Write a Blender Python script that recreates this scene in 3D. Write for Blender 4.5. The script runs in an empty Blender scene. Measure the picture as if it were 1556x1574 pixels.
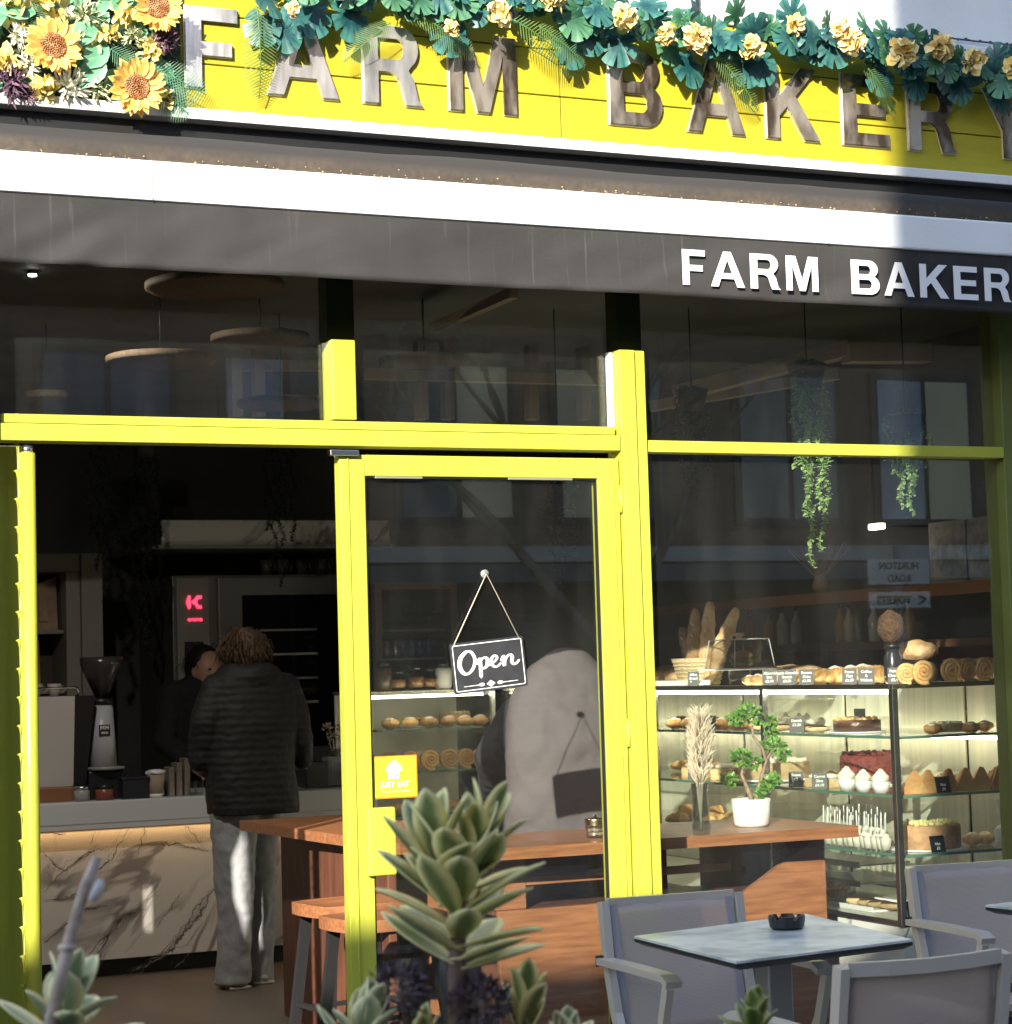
import bpy, math, random
from mathutils import Vector, Matrix, noise
from mathutils.geometry import tessellate_polygon
rnd = random.Random(7)
SC = bpy.context.scene
COL = SC.collection
R = math.radians
# ------------------------------------------------------------------ camera
YAW, PITCH, ROLL = R(24.35), R(4.15), R(-1.66)
CAM = Vector((0, -6.3, 1.42))
FW = Vector((math.sin(YAW)*math.cos(PITCH), math.cos(YAW)*math.cos(PITCH), math.sin(PITCH)))
RT = Vector((math.cos(YAW), -math.sin(YAW), 0)); UP = RT.cross(FW)
cr, sr = math.cos(ROLL), math.sin(ROLL)
XR = RT*cr + UP*sr; YU = -RT*sr + UP*cr
cam = bpy.data.cameras.new('camera'); co = bpy.data.objects.new('camera', cam); COL.objects.link(co)
co.matrix_world = Matrix(((XR.x, YU.x, -FW.x, CAM.x), (XR.y, YU.y, -FW.y, CAM.y), (XR.z, YU.z, -FW.z, CAM.z), (0, 0, 0, 1)))
cam.sensor_fit = 'HORIZONTAL'; cam.sensor_width = 36; cam.lens = 36*3300/1556.0
cam.clip_start = .05; cam.clip_end = 500
cam.dof.use_dof = True; cam.dof.focus_distance = 7.2; cam.dof.aperture_fstop = 9
SC.camera = co
# ------------------------------------------------------------------ light
SUN = Vector((.80, 1.0, -.46)).normalized()
sl = bpy.data.lights.new('sun', 'SUN'); sl.energy = 3.6; sl.angle = R(.45); sl.color = (1, .93, .80)
so = bpy.data.objects.new('sun', sl); COL.objects.link(so); so.rotation_euler = SUN.to_track_quat('-Z', 'Y').to_euler()
W = bpy.data.worlds.new('World'); SC.world = W; W.use_nodes = True
wn = W.node_tree.nodes; wn.clear()
sk = wn.new('ShaderNodeTexSky'); sk.sky_type = 'NISHITA'; sk.sun_disc = False
sk.sun_elevation = math.asin(-SUN.z); sk.sun_rotation = math.atan2(-SUN.x, -SUN.y); sk.ozone_density = 1.6; sk.dust_density = .6
bg = wn.new('ShaderNodeBackground'); bg.inputs[1].default_value = .15
wo = wn.new('ShaderNodeOutputWorld')
W.node_tree.links.new(sk.outputs[0], bg.inputs[0]); W.node_tree.links.new(bg.outputs[0], wo.inputs[0])
SC.view_settings.view_transform = 'Standard'; SC.view_settings.look = 'None'
SC.view_settings.exposure = 1.7; SC.view_settings.gamma = 1
SC.cycles.max_bounces = 8; SC.cycles.diffuse_bounces = 4; SC.cycles.transparent_max_bounces = 40
SC.cycles.glossy_bounces = 4; SC.cycles.sample_clamp_indirect = 6
SC.cycles.caustics_reflective = False; SC.cycles.caustics_refractive = False
SC.cycles.use_denoising = True

# ------------------------------------------------------------------ helpers
def ray(u, v):
    x = (u-778)/3300.; y = -(v-787)/3300.
    return FW + XR*x + YU*y
def atY(u, v, Y=0.): d = ray(u, v); return CAM + d*((Y-CAM.y)/d.y)
def atX(u, v, X): d = ray(u, v); return CAM + d*((X-CAM.x)/d.x)
def atZ(u, v, Z): d = ray(u, v); return CAM + d*((Z-CAM.z)/d.z)

MATS = {}
def mat(name, col, rough=.6, metal=0., var=0., vs=8., bump=0., bs=60., emit=None, es=0., spec=.5, col2=None, stretch=None, ramp=(.35, .65), trans=0., sheen=0., sss=0.):
    if name in MATS: return MATS[name]
    m = bpy.data.materials.new(name); m.use_nodes = True; n = m.node_tree.nodes; L = m.node_tree.links
    b = n['Principled BSDF']; b.inputs['Base Color'].default_value = (*col, 1); b.inputs['Roughness'].default_value = rough
    b.inputs['Metallic'].default_value = metal; b.inputs['Specular IOR Level'].default_value = spec
    if trans: b.inputs['Transmission Weight'].default_value = trans
    if sheen: b.inputs['Sheen Weight'].default_value = sheen
    if emit: b.inputs['Emission Color'].default_value = (*emit, 1); b.inputs['Emission Strength'].default_value = es
    tc = n.new('ShaderNodeTexCoord'); mp = n.new('ShaderNodeMapping'); L.new(tc.outputs['Object'], mp.inputs[0])
    if stretch: mp.inputs['Scale'].default_value = stretch
    if var or col2:
        t = n.new('ShaderNodeTexNoise'); t.inputs['Scale'].default_value = vs; t.inputs['Detail'].default_value = 6
        L.new(mp.outputs[0], t.inputs['Vector'])
        r = n.new('ShaderNodeValToRGB'); r.color_ramp.elements[0].position = ramp[0]; r.color_ramp.elements[1].position = ramp[1]
        c2 = col2 or tuple(min(1, c*(1+var)) for c in col); c1 = col if col2 else tuple(c*(1-var) for c in col)
        r.color_ramp.elements[0].color = (*c1, 1); r.color_ramp.elements[1].color = (*c2, 1)
        L.new(t.outputs[0], r.inputs[0]); L.new(r.outputs[0], b.inputs['Base Color'])
    if bump:
        t2 = n.new('ShaderNodeTexNoise'); t2.inputs['Scale'].default_value = bs; t2.inputs['Detail'].default_value = 5
        L.new(mp.outputs[0], t2.inputs['Vector'])
        bp = n.new('ShaderNodeBump'); bp.inputs['Strength'].default_value = bump; bp.inputs['Distance'].default_value = .01
        L.new(t2.outputs[0], bp.inputs['Height']); L.new(bp.outputs[0], b.inputs['Normal'])
    MATS[name] = m; return m

def leafmat(name, inner, edge, rough=.45, pos=(.45, .8), trans=.25, vein=None, noise_amt=.25):
    m = bpy.data.materials.new(name); m.use_nodes = True; n = m.node_tree.nodes; L = m.node_tree.links
    b = n['Principled BSDF']; b.inputs['Roughness'].default_value = rough
    a = n.new('ShaderNodeAttribute'); a.attribute_name = 'edge'
    t = n.new('ShaderNodeTexNoise'); t.inputs['Scale'].default_value = 30; t.inputs['Detail'].default_value = 4
    tc = n.new('ShaderNodeTexCoord'); L.new(tc.outputs['Object'], t.inputs['Vector'])
    ad = n.new('ShaderNodeMath'); ad.operation = 'MULTIPLY_ADD'; ad.inputs[1].default_value = noise_amt*2; L.new(t.outputs[0], ad.inputs[0])
    sb = n.new('ShaderNodeMath'); sb.operation = 'SUBTRACT'; sb.inputs[1].default_value = noise_amt; L.new(a.outputs['Fac'], sb.inputs[0]); L.new(sb.outputs[0], ad.inputs[2])
    r = n.new('ShaderNodeValToRGB'); r.color_ramp.elements[0].position = pos[0]; r.color_ramp.elements[1].position = pos[1]
    r.color_ramp.elements[0].color = (*inner, 1); r.color_ramp.elements[1].color = (*edge, 1)
    L.new(ad.outputs[0], r.inputs[0]); L.new(r.outputs[0], b.inputs['Base Color'])
    tr = n.new('ShaderNodeBsdfTranslucent'); L.new(r.outputs[0], tr.inputs[0])
    mx = n.new('ShaderNodeMixShader'); mx.inputs[0].default_value = trans
    L.new(b.outputs[0], mx.inputs[1]); L.new(tr.outputs[0], mx.inputs[2]); L.new(mx.outputs[0], n['Material Output'].inputs[0])
    MATS[name] = m; return m

def glassmat(name, tint=(1, 1, 1), r0=.05, rough=.0, dirt=0.):
    m = bpy.data.materials.new(name); m.use_nodes = True; n = m.node_tree.nodes; L = m.node_tree.links; n.remove(n['Principled BSDF'])
    lw = n.new('ShaderNodeLayerWeight'); lw.inputs[0].default_value = .5
    p = n.new('ShaderNodeMath'); p.operation = 'POWER'; p.inputs[1].default_value = 5; L.new(lw.outputs['Facing'], p.inputs[0])
    q = n.new('ShaderNodeMath'); q.operation = 'MULTIPLY_ADD'; q.inputs[1].default_value = 1-r0; q.inputs[2].default_value = r0; L.new(p.outputs[0], q.inputs[0])
    t = n.new('ShaderNodeBsdfTransparent'); t.inputs[0].default_value = (*tint, 1)
    g = n.new('ShaderNodeBsdfGlossy'); g.inputs['Roughness'].default_value = rough
    mx = n.new('ShaderNodeMixShader'); L.new(q.outputs[0], mx.inputs[0]); L.new(t.outputs[0], mx.inputs[1]); L.new(g.outputs[0], mx.inputs[2])
    out = mx
    if dirt:
        d = n.new('ShaderNodeBsdfDiffuse'); d.inputs[0].default_value = (.7, .7, .65, 1)
        tc = n.new('ShaderNodeTexCoord'); nz = n.new('ShaderNodeTexNoise'); nz.inputs['Scale'].default_value = 3; nz.inputs['Detail'].default_value = 8
        mp = n.new('ShaderNodeMapping'); mp.inputs['Scale'].default_value = (2, 2, .6); L.new(tc.outputs['Object'], mp.inputs[0]); L.new(mp.outputs[0], nz.inputs['Vector'])
        mr = n.new('ShaderNodeMapRange'); mr.inputs[1].default_value = .45; mr.inputs[2].default_value = .8; mr.inputs[3].default_value = dirt*.3; mr.inputs[4].default_value = dirt
        L.new(nz.outputs[0], mr.inputs[0])
        m2 = n.new('ShaderNodeMixShader'); L.new(mr.outputs[0], m2.inputs[0]); L.new(mx.outputs[0], m2.inputs[1]); L.new(d.outputs[0], m2.inputs[2]); out = m2
    L.new(out.outputs[0], n['Material Output'].inputs[0]); MATS[name] = m; return m

class MB:
    def __init__(s): s.v = []; s.f = []; s.e = []; s.sm = []
    def add(s, vs, fs, e=None, smooth=False):
        o = len(s.v); s.v += [tuple(p) for p in vs]; s.f += [tuple(i+o for i in f) for f in fs]
        s.e += list(e) if e else [0.]*len(vs); s.sm += [smooth]*len(fs); return s
    def box(s, a, b, bev=0.):
        x0, y0, z0 = (min(a[i], b[i]) for i in range(3)); x1, y1, z1 = (max(a[i], b[i]) for i in range(3))
        if bev <= 0:
            vs = [(x, y, z) for x in (x0, x1) for y in (y0, y1) for z in (z0, z1)]
            return s.add(vs, [(0, 1, 3, 2), (4, 6, 7, 5), (0, 4, 5, 1), (2, 3, 7, 6), (0, 2, 6, 4), (1, 5, 7, 3)])
        bev = min(bev, (x1-x0)*.45, (y1-y0)*.45, (z1-z0)*.45)
        import bmesh
        bm = bmesh.new(); bmesh.ops.create_cube(bm, size=1)
        for v in bm.verts: v.co = Vector(((x0+x1)/2+v.co.x*(x1-x0), (y0+y1)/2+v.co.y*(y1-y0), (z0+z1)/2+v.co.z*(z1-z0)))
        bmesh.ops.bevel(bm, geom=bm.edges[:], offset=bev, segments=2, profile=.5, affect='EDGES')
        bm.verts.index_update(); vs = [v.co[:] for v in bm.verts]; fs = [[v.index for v in f.verts] for f in bm.faces]; bm.free()
        return s.add(vs, fs)
    def tube(s, pts, rad, n=8, cap=True, closed=False):
        pts = [Vector(p) for p in pts]; N = len(pts)
        rs = rad if isinstance(rad, (list, tuple)) else [rad]*N
        vs = []; up = None
        for i, p in enumerate(pts):
            if closed: d = pts[(i+1) % N]-pts[i-1]
            else: d = pts[min(i+1, N-1)]-pts[max(i-1, 0)]
            d.normalize()
            if up is None:
                up = Vector((0, 0, 1)) if abs(d.z) < .9 else Vector((1, 0, 0))
            a = d.cross(up)
            if a.length < 1e-4: a = d.cross(Vector((0, 1, 0)))
            a.normalize(); up = a.cross(d).normalized(); b = up
            for k in range(n):
                t = 2*math.pi*k/n; vs.append(p+a*math.cos(t)*rs[i]+b*math.sin(t)*rs[i])
        fs = []
        for i in range(N if closed else N-1):
            j = (i+1) % N
            for k in range(n): fs.append((i*n+k, i*n+(k+1) % n, j*n+(k+1) % n, j*n+k))
        if cap and not closed: fs.append(tuple(range(n))[::-1]); fs.append(tuple((N-1)*n+k for k in range(n)))
        return s.add(vs, fs, smooth=True)
    def bar(s, p, q, w, t, upv=(0, 0, 1)):        # rectangular bar
        p = Vector(p); q = Vector(q); d = (q-p).normalized(); u = Vector(upv); a = d.cross(u)
        if a.length < 1e-3: a = d.cross(Vector((1, 0, 0)))
        a.normalize(); b = a.cross(d).normalized()
        vs = [c+a*x*w/2+b*y*t/2 for c in (p, q) for x, y in ((-1, -1), (1, -1), (1, 1), (-1, 1))]
        return s.add(vs, [(3, 2, 1, 0), (4, 5, 6, 7), (0, 1, 5, 4), (1, 2, 6, 5), (2, 3, 7, 6), (3, 0, 4, 7)])
    def path_bar(s, pts, w, t, axis=(1, 0, 0)):   # flat strip swept; w along axis
        pts = [Vector(p) for p in pts]; ax = Vector(axis).normalized(); vs = []; N = len(pts)
        for i, p in enumerate(pts):
            d0 = (pts[i]-pts[max(i-1, 0)]); d1 = (pts[min(i+1, N-1)]-pts[i]); d = (d0.normalized() if d0.length else Vector())+(d1.normalized() if d1.length else Vector()); d.normalize()
            b = ax.cross(d).normalized()
            for x, y in ((-1, -1), (1, -1), (1, 1), (-1, 1)): vs.append(p+ax*x*w/2+b*y*t/2)
        fs = [(i*4+k, i*4+(k+1) % 4, i*4+4+(k+1) % 4, i*4+4+k) for i in range(N-1) for k in range(4)]+[(3, 2, 1, 0), tuple((N-1)*4+k for k in range(4))]
        return s.add(vs, fs)
    def lathe(s, prof, c=(0, 0, 0), n=24, axis='z', sx=1., sy=1.):
        vs = []; N = len(prof)
        for r, z in prof:
            for k in range(n):
                t = 2*math.pi*k/n; x, y = r*math.cos(t)*sx, r*math.sin(t)*sy
                p = (x, y, z) if axis == 'z' else ((x, -z, y) if axis == 'y' else (z, x, y))
                vs.append((c[0]+p[0], c[1]+p[1], c[2]+p[2]))
        fs = [(i*n+k, i*n+(k+1) % n, (i+1)*n+(k+1) % n, (i+1)*n+k) for i in range(N-1) for k in range(n)]
        if prof[0][0] > 1e-5: fs.append(tuple(range(n))[::-1])
        if prof[-1][0] > 1e-5: fs.append(tuple((N-1)*n+k for k in range(n)))
        return s.add(vs, fs, smooth=True)
    def ell(s, c, r, n=16, m=10, jit=0., rot=None, seed=0):
        vs = []; 
        for i in range(m+1):
            ph = math.pi*i/m
            for k in range(n):
                t = 2*math.pi*k/n; p = Vector((math.sin(ph)*math.cos(t), math.sin(ph)*math.sin(t), math.cos(ph)))
                if jit: p *= 1+jit*noise.noise(p*2.3+Vector((seed*3.7, seed, 0)))
                p = Vector((p.x*r[0], p.y*r[1], p.z*r[2]))
                if rot: p.rotate(rot)
                vs.append(p+Vector(c))
        fs = [(i*n+k, i*n+(k+1) % n, (i+1)*n+(k+1) % n, (i+1)*n+k)[::-1] for i in range(m) for k in range(n)]
        return s.add(vs, fs, smooth=True)
    def prism(s, poly, holes=(), M=None, depth=.01):   # 2-D outline extruded along local z
        loops = [poly]+list(holes); flat = [p for l in loops for p in l]; n = len(flat)
        tri = tessellate_polygon([[Vector((p[0], p[1], 0)) for p in l] for l in loops])
        vs = [Vector((p[0], p[1], 0)) for p in flat]+[Vector((p[0], p[1], depth)) for p in flat]
        fs = [tuple(t) for t in tri]+[tuple(i+n for i in t) for t in tri]; o = 0
        for l in loops:
            k = len(l)
            for i in range(k): a, b = o+i, o+(i+1) % k; fs.append((a, b, b+n, a+n))
            o += k
        if M: vs = [M @ v for v in vs]
        return s.add(vs, fs)
    def leaf(s, base, d, nrm, L, Wd, curl=.2, fold=.25, n=6, shape=.45, tipc=0., broad=False):  # blade leaf
        base = Vector(base); d = Vector(d).normalized(); nrm = Vector(nrm); nrm = (nrm-d*nrm.dot(d)).normalized(); sd = d.cross(nrm)
        vs = []; e = []; p = base.copy(); dd = d.copy(); nn = nrm.copy()
        for i in range(n+1):
            t = i/n; w = Wd*.5*(math.sin(math.pi*min(1, max(0.02, t))**(1.0 if shape > .5 else .75)) if 0 < t < 1 else .03)
            w = Wd*.5*max(.03, (math.sin(math.pi*t**(1.15 if broad else .8)))**(.62 if broad else .8)) if 0 < t < 1 else Wd*(.30 if broad else .04)*(1 if t == 0 else .1)
            vs += [p-sd*w+nn*w*fold, p-sd*w*.5+nn*w*fold*.35, p, p+sd*w*.5+nn*w*fold*.35, p+sd*w+nn*w*fold]
            te = max(0, t-.75)*2.2
            e += [1, .5+te*.5, .05+te, .5+te*.5, 1]
            q = Matrix.Rotation(-curl/n+tipc*t, 3, sd); dd = q @ dd; nn = q @ nn; p = p+dd*L/n
        fs = [(i*5+k, i*5+k+1, i*5+k+6, i*5+k+5) for i in range(n) for k in range(4)]
        return s.add(vs, fs, e, True)
    def off(s, d): s.v = [(a+d[0], b+d[1], c+d[2]) for a, b, c in s.v]; return s
    def rotz(s, a): c, q = math.cos(a), math.sin(a); s.v = [(x*c-y*q, x*q+y*c, z) for x, y, z in s.v]; return s
    def mtx(s, M): s.v = [tuple(M @ Vector(p)) for p in s.v]; return s

def wl(o):
    v = Vector((0, 0, 0))
    while o: v += o.location; o = o.parent
    return v
def build(name, mb, m, parent=None, loc=None, solid=0., mods=None):
    o3 = Vector(loc) if loc else (wl(parent) if parent else Vector((0, 0, 0)))
    me = bpy.data.meshes.new(name)
    me.from_pydata([(a-o3.x, b-o3.y, c-o3.z) for a, b, c in mb.v], [], mb.f)
    me.polygons.foreach_set('use_smooth', mb.sm)
    if any(mb.e):
        at = me.attributes.new('edge', 'FLOAT', 'POINT'); at.data.foreach_set('value', mb.e)
    me.materials.append(m); me.update()
    import bmesh
    bm = bmesh.new(); bm.from_mesh(me); bmesh.ops.recalc_face_normals(bm, faces=bm.faces); bm.to_mesh(me); bm.free()
    o = bpy.data.objects.new(name, me); COL.objects.link(o)
    if parent: o.parent = parent; o.location = (o3-wl(parent))
    else: o.location = o3
    if solid: md = o.modifiers.new('s', 'SOLIDIFY'); md.thickness = solid
    return o
def tag(o, label=None, cat=None, group=None, kind=None):
    if label: o['label'] = label
    if cat: o['category'] = cat
    if group: o['group'] = group
    if kind: o['kind'] = kind
    return o
def thing(name, label, cat, loc=(0, 0, 0), group=None):
    o = bpy.data.objects.new(name, None); COL.objects.link(o); o.location = loc; o.empty_display_size = .05
    return tag(o, label, cat, group)
def copytree(o, parent=None):
    c = o.copy(); COL.objects.link(c); c.parent = parent
    for ch in list(o.children): copytree(ch, c)
    return c
def dup(o, loc, label, rz=0., group=None, scale=1.):
    c = copytree(o); c.location = loc; c.rotation_euler = (0, 0, rz); c['label'] = label
    if scale != 1: c.scale = (scale,)*3
    if group: c['group'] = group
    return c
def setscale(o, s): o.scale = (s, s, s)
def text_mb(txt, size, M, ext=.0006, bold=0., align='CENTER'):
    cu = bpy.data.curves.new('t', 'FONT'); cu.body = txt; cu.size = size; cu.align_x = align; cu.offset = bold; cu.extrude = ext; cu.resolution_u = 2
    ob = bpy.data.objects.new('t', cu); COL.objects.link(ob)
    dg = bpy.context.evaluated_depsgraph_get(); me = bpy.data.meshes.new_from_object(ob.evaluated_get(dg))
    mb = MB(); mb.add([M @ v.co for v in me.vertices], [tuple(p.vertices) for p in me.polygons])
    bpy.data.objects.remove(ob); bpy.data.curves.remove(cu); bpy.data.meshes.remove(me); return mb
def frame_M(o, x, z, y=None):   # columns: local x, local y(up), local z(out)
    x = Vector(x).normalized(); z = Vector(z).normalized(); y = z.cross(x)
    return Matrix(((x.x, y.x, z.x, o[0]), (x.y, y.y, z.y, o[1]), (x.z, y.z, z.z, o[2]), (0, 0, 0, 1)))
FRONT = ((1, 0, 0), (0, -1, 0))   # facing the street

def arc(cx, cy, rx, ry, a0, a1, n=7): return [(cx+rx*math.cos(R(a0+(a1-a0)*i/n)), cy+ry*math.sin(R(a0+(a1-a0)*i/n))) for i in range(n+1)]
GL = {
 'F': ([(0, 0), (.21, 0), (.21, .4), (.62, .4), (.62, .57), (.21, .57), (.21, .83), (.7, .83), (.7, 1), (0, 1)], []),
 'E': ([(0, 0), (.74, 0), (.74, .17), (.21, .17), (.21, .42), (.68, .42), (.68, .59), (.21, .59), (.21, .83), (.72, .83), (.72, 1), (0, 1)], []),
 'A': ([(0, 0), (.22, 0), (.305, .23), (.695, .23), (.78, 0), (1.0, 0), (.61, 1), (.39, 1)], [[(.365, .39), (.5, .77), (.635, .39)]]),
 'M': ([(0, 0), (.19, 0), (.19, .76), (.41, 0), (.59, 0), (.81, .76), (.81, 0), (1.0, 0), (1.0, 1), (.7, 1), (.5, .32), (.3, 1), (0, 1)], []),
 'K': ([(0, 0), (.21, 0), (.21, .31), (.35, .45), (.65, 0), (.91, 0), (.5, .6), (.88, 1), (.61, 1), (.21, .57), (.21, 1), (0, 1)], []),
 'Y': ([(.36, 0), (.57, 0), (.57, .4), (.93, 1), (.69, 1), (.465, .6), (.24, 1), (0, 1), (.36, .4)], []),
 'R': ([(0, 0), (.21, 0), (.21, .41), (.3, .41)]+arc(.34, .23, .2, .18, 90, 20, 5)+[(.58, .1), (.62, 0), (.87, 0)]+[(.8, .07), (.77, .2), (.74, .33), (.66, .44)]+arc(.54, .72, .27, .28, -55, 90, 9)+[(0, 1)], [[(.21, .57), (.21, .84), (.5, .84)]+arc(.5, .705, .1, .135, 90, -90, 6)[1:]]),
 'B': ([(0, 0), (.5, 0)]+arc(.52, .28, .28, .28, -90, 62, 9)+arc(.5, .74, .26, .26, -45, 90, 8)+[(0, 1)], [[(.21, .17), (.21, .43), (.48, .43)]+arc(.48, .3, .1, .13, 90, -90, 6)[1:], [(.21, .59), (.21, .84), (.46, .84)]+arc(.46, .715, .09, .125, 90, -90, 6)[1:]]),
}
def letter(ch, x0, x1, z0, z1, y, depth, mb=None, wide=None):
    wmax = max(p[0] for p in GL[ch][0]); sx = (x1-x0)/wmax; sz = z1-z0
    M = frame_M((x0, y, z0), *FRONT); f = lambda l: [(p[0]*sx, p[1]*sz) for p in l]
    return (mb or MB()).prism(f(GL[ch][0]), [f(h) for h in GL[ch][1]], M, depth)

# ------------------------------------------------------------------ materials
YEL = mat('yellow_green_paint', (.43, .445, .052), .42, var=.09, vs=2.2, bump=.12, bs=35, stretch=(3, 1, .6))
FASC = mat('yellow_board_paint', (.40, .345, .018), .5, var=.07, vs=2.5, bump=.12, bs=40, stretch=(1, 1, 8))
WHITE = mat('white_paint', (.8, .8, .8), .5, var=.03, vs=4, bump=.05)
WALLW = mat('white_render', (.8, .8, .8), .8, var=.05, vs=2, bump=.25, bs=120)
DARK = mat('dark_interior_paint', (.10, .10, .095), .7, var=.2, vs=2)
DARKG = mat('dark_green_wall', (.035, .042, .034), .7, var=.3, vs=5, bump=.1)
BLACK = mat('black_plastic', (.015, .015, .016), .4)
CANV = mat('charcoal_awning_fabric', (.05, .046, .044), .85, var=.12, vs=5, bump=.35, bs=14)
GLASS = glassmat('window_glass', (.93, .95, .93), .07, 0., .012)
CGLASS = glassmat('cabinet_glass', (.97, .98, .97), .03)
CHROME = mat('brushed_metal', (.6, .6, .6), .25, 1.)
ALU = mat('grey_aluminium', (.42, .41, .40), .38, .6, var=.06)
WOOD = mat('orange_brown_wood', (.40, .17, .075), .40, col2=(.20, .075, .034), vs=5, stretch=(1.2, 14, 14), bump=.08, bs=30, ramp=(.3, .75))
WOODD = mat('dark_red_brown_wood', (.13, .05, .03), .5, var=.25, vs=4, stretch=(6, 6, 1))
BATTEN = mat('pale_ceiling_batten', (.30, .24, .17), .6, var=.15, vs=5)
DISC = mat('woven_tan_shade', (.10, .065, .036), .8, var=.25, vs=60, bump=.3, bs=120)
SKIN = mat('skin', (.42, .23, .16), .5, sss=.1)
STEEL = mat('steel', (.45, .45, .45), .3, 1.)

def marble(name, base, vein, scale, rough=.25, lines=False):
    m = bpy.data.materials.new(name); m.use_nodes = True; n = m.node_tree.nodes; L = m.node_tree.links; b = n['Principled BSDF']; b.inputs['Roughness'].default_value = rough
    tc = n.new('ShaderNodeTexCoord'); mp = n.new('ShaderNodeMapping'); mp.inputs['Scale'].default_value = (.38, 1, 1.25); m0 = n.new('ShaderNodeMapping'); m0.inputs['Rotation'].default_value = (0, R(48), 0); L.new(tc.outputs['Object'], m0.inputs[0]); L.new(m0.outputs[0], mp.inputs[0])
    nz = n.new('ShaderNodeTexNoise'); nz.inputs['Scale'].default_value = scale; nz.inputs['Detail'].default_value = 5; nz.inputs['Distortion'].default_value = .9; L.new(mp.outputs[0], nz.inputs['Vector'])
    s = n.new('ShaderNodeMath'); s.operation = 'SUBTRACT'; s.inputs[1].default_value = .5; L.new(nz.outputs[0], s.inputs[0])
    a = n.new('ShaderNodeMath'); a.operation = 'ABSOLUTE'; L.new(s.outputs[0], a.inputs[0])
    n2 = n.new('ShaderNodeTexNoise'); n2.inputs['Scale'].default_value = scale*1.3; n2.inputs['Detail'].default_value = 3; L.new(tc.outputs['Object'], n2.inputs['Vector'])
    th = n.new('ShaderNodeMapRange'); th.inputs[1].default_value = .36; th.inputs[2].default_value = .56; th.inputs[3].default_value = 0.; th.inputs[4].default_value = 1.; L.new(n2.outputs[0], th.inputs[0])
    r = n.new('ShaderNodeMapRange'); r.inputs[1].default_value = .006; r.inputs[2].default_value = .022; r.inputs[3].default_value = 1; r.inputs[4].default_value = 0; L.new(a.outputs[0], r.inputs[0])
    mu = n.new('ShaderNodeMath'); mu.operation = 'MULTIPLY'; L.new(r.outputs[0], mu.inputs[0]); L.new(th.outputs[0], mu.inputs[1])
    mx = n.new('ShaderNodeMixRGB'); mx.inputs[1].default_value = (*base, 1); mx.inputs[2].default_value = (*vein, 1); L.new(mu.outputs[0], mx.inputs[0]); L.new(mx.outputs[0], b.inputs['Base Color'])
    if lines:
        w = n.new('ShaderNodeTexWave'); w.inputs['Scale'].default_value = 26; w.wave_type = 'BANDS'; w.bands_direction = 'X'; L.new(tc.outputs['Object'], w.inputs['Vector'])
        bp = n.new('ShaderNodeBump'); bp.inputs['Strength'].default_value = .25; bp.inputs['Distance'].default_value = .002; L.new(w.outputs[0], bp.inputs['Height']); L.new(bp.outputs[0], b.inputs['Normal'])
    MATS[name] = m; return m
MARB = marble('veined_white_marble', (.64, .60, .55), (.26, .23, .21), 1.7, .4, True)
MARB2 = marble('pale_marble', (.75, .74, .72), (.2, .2, .22), 2.6)
TTOP = mat('pale_stone_table_top', (.34, .38, .39), .32, col2=(.66, .68, .66), vs=9, bump=.05, ramp=(.36, .60))

def brick(name, c1, c2, mortar, sc=4.):
    m = bpy.data.materials.new(name); m.use_nodes = True; n = m.node_tree.nodes; L = m.node_tree.links; b = n['Principled BSDF']; b.inputs['Roughness'].default_value = .9
    tc = n.new('ShaderNodeTexCoord'); mp = n.new('ShaderNodeMapping'); mp.inputs['Rotation'].default_value = (R(90), 0, 0); L.new(tc.outputs['Object'], mp.inputs[0])
    t = n.new('ShaderNodeTexBrick'); t.inputs['Scale'].default_value = sc; t.inputs[1].default_value = (*c1, 1); t.inputs[2].default_value = (*c2, 1); t.inputs[3].default_value = (*mortar, 1)
    t.inputs['Mortar Size'].default_value = .02; L.new(mp.outputs[0], t.inputs[0]); L.new(t.outputs[0], b.inputs['Base Color']); MATS[name] = m; return m
BRICK = brick('brown_brick', (.24, .15, .095), (.16, .10, .07), (.20, .175, .15))

# ================================================================== SETTING
pave = mat('grey_paving', (.22, .21, .2), .85, var=.15, vs=3, bump=.2)
build('pavement', MB().box((-60, -7.6, -.1), (60, -.0, 0)), pave)['kind'] = 'structure'
build('road', MB().box((-60, -10.2, -.2), (60, -7.6, -.12)), mat('asphalt', (.05, .05, .052), .9, var=.2, vs=20, bump=.3))['kind'] = 'structure'
build('far_pavement', MB().box((-60, -11.0, -.1), (60, -10.2, 0)), pave)['kind'] = 'structure'
build('ground', MB().box((-200, -200, -.4), (200, 200, -.21)), pave)['kind'] = 'structure'
build('shop_floor', MB().box((-3, .12, -.1), (9, 8, .004)), mat('brown_floor', (.10, .085, .07), .45, col2=(.16, .13, .105), vs=2, bump=.05, stretch=(1, .3, 1)))['kind'] = 'structure'

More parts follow.
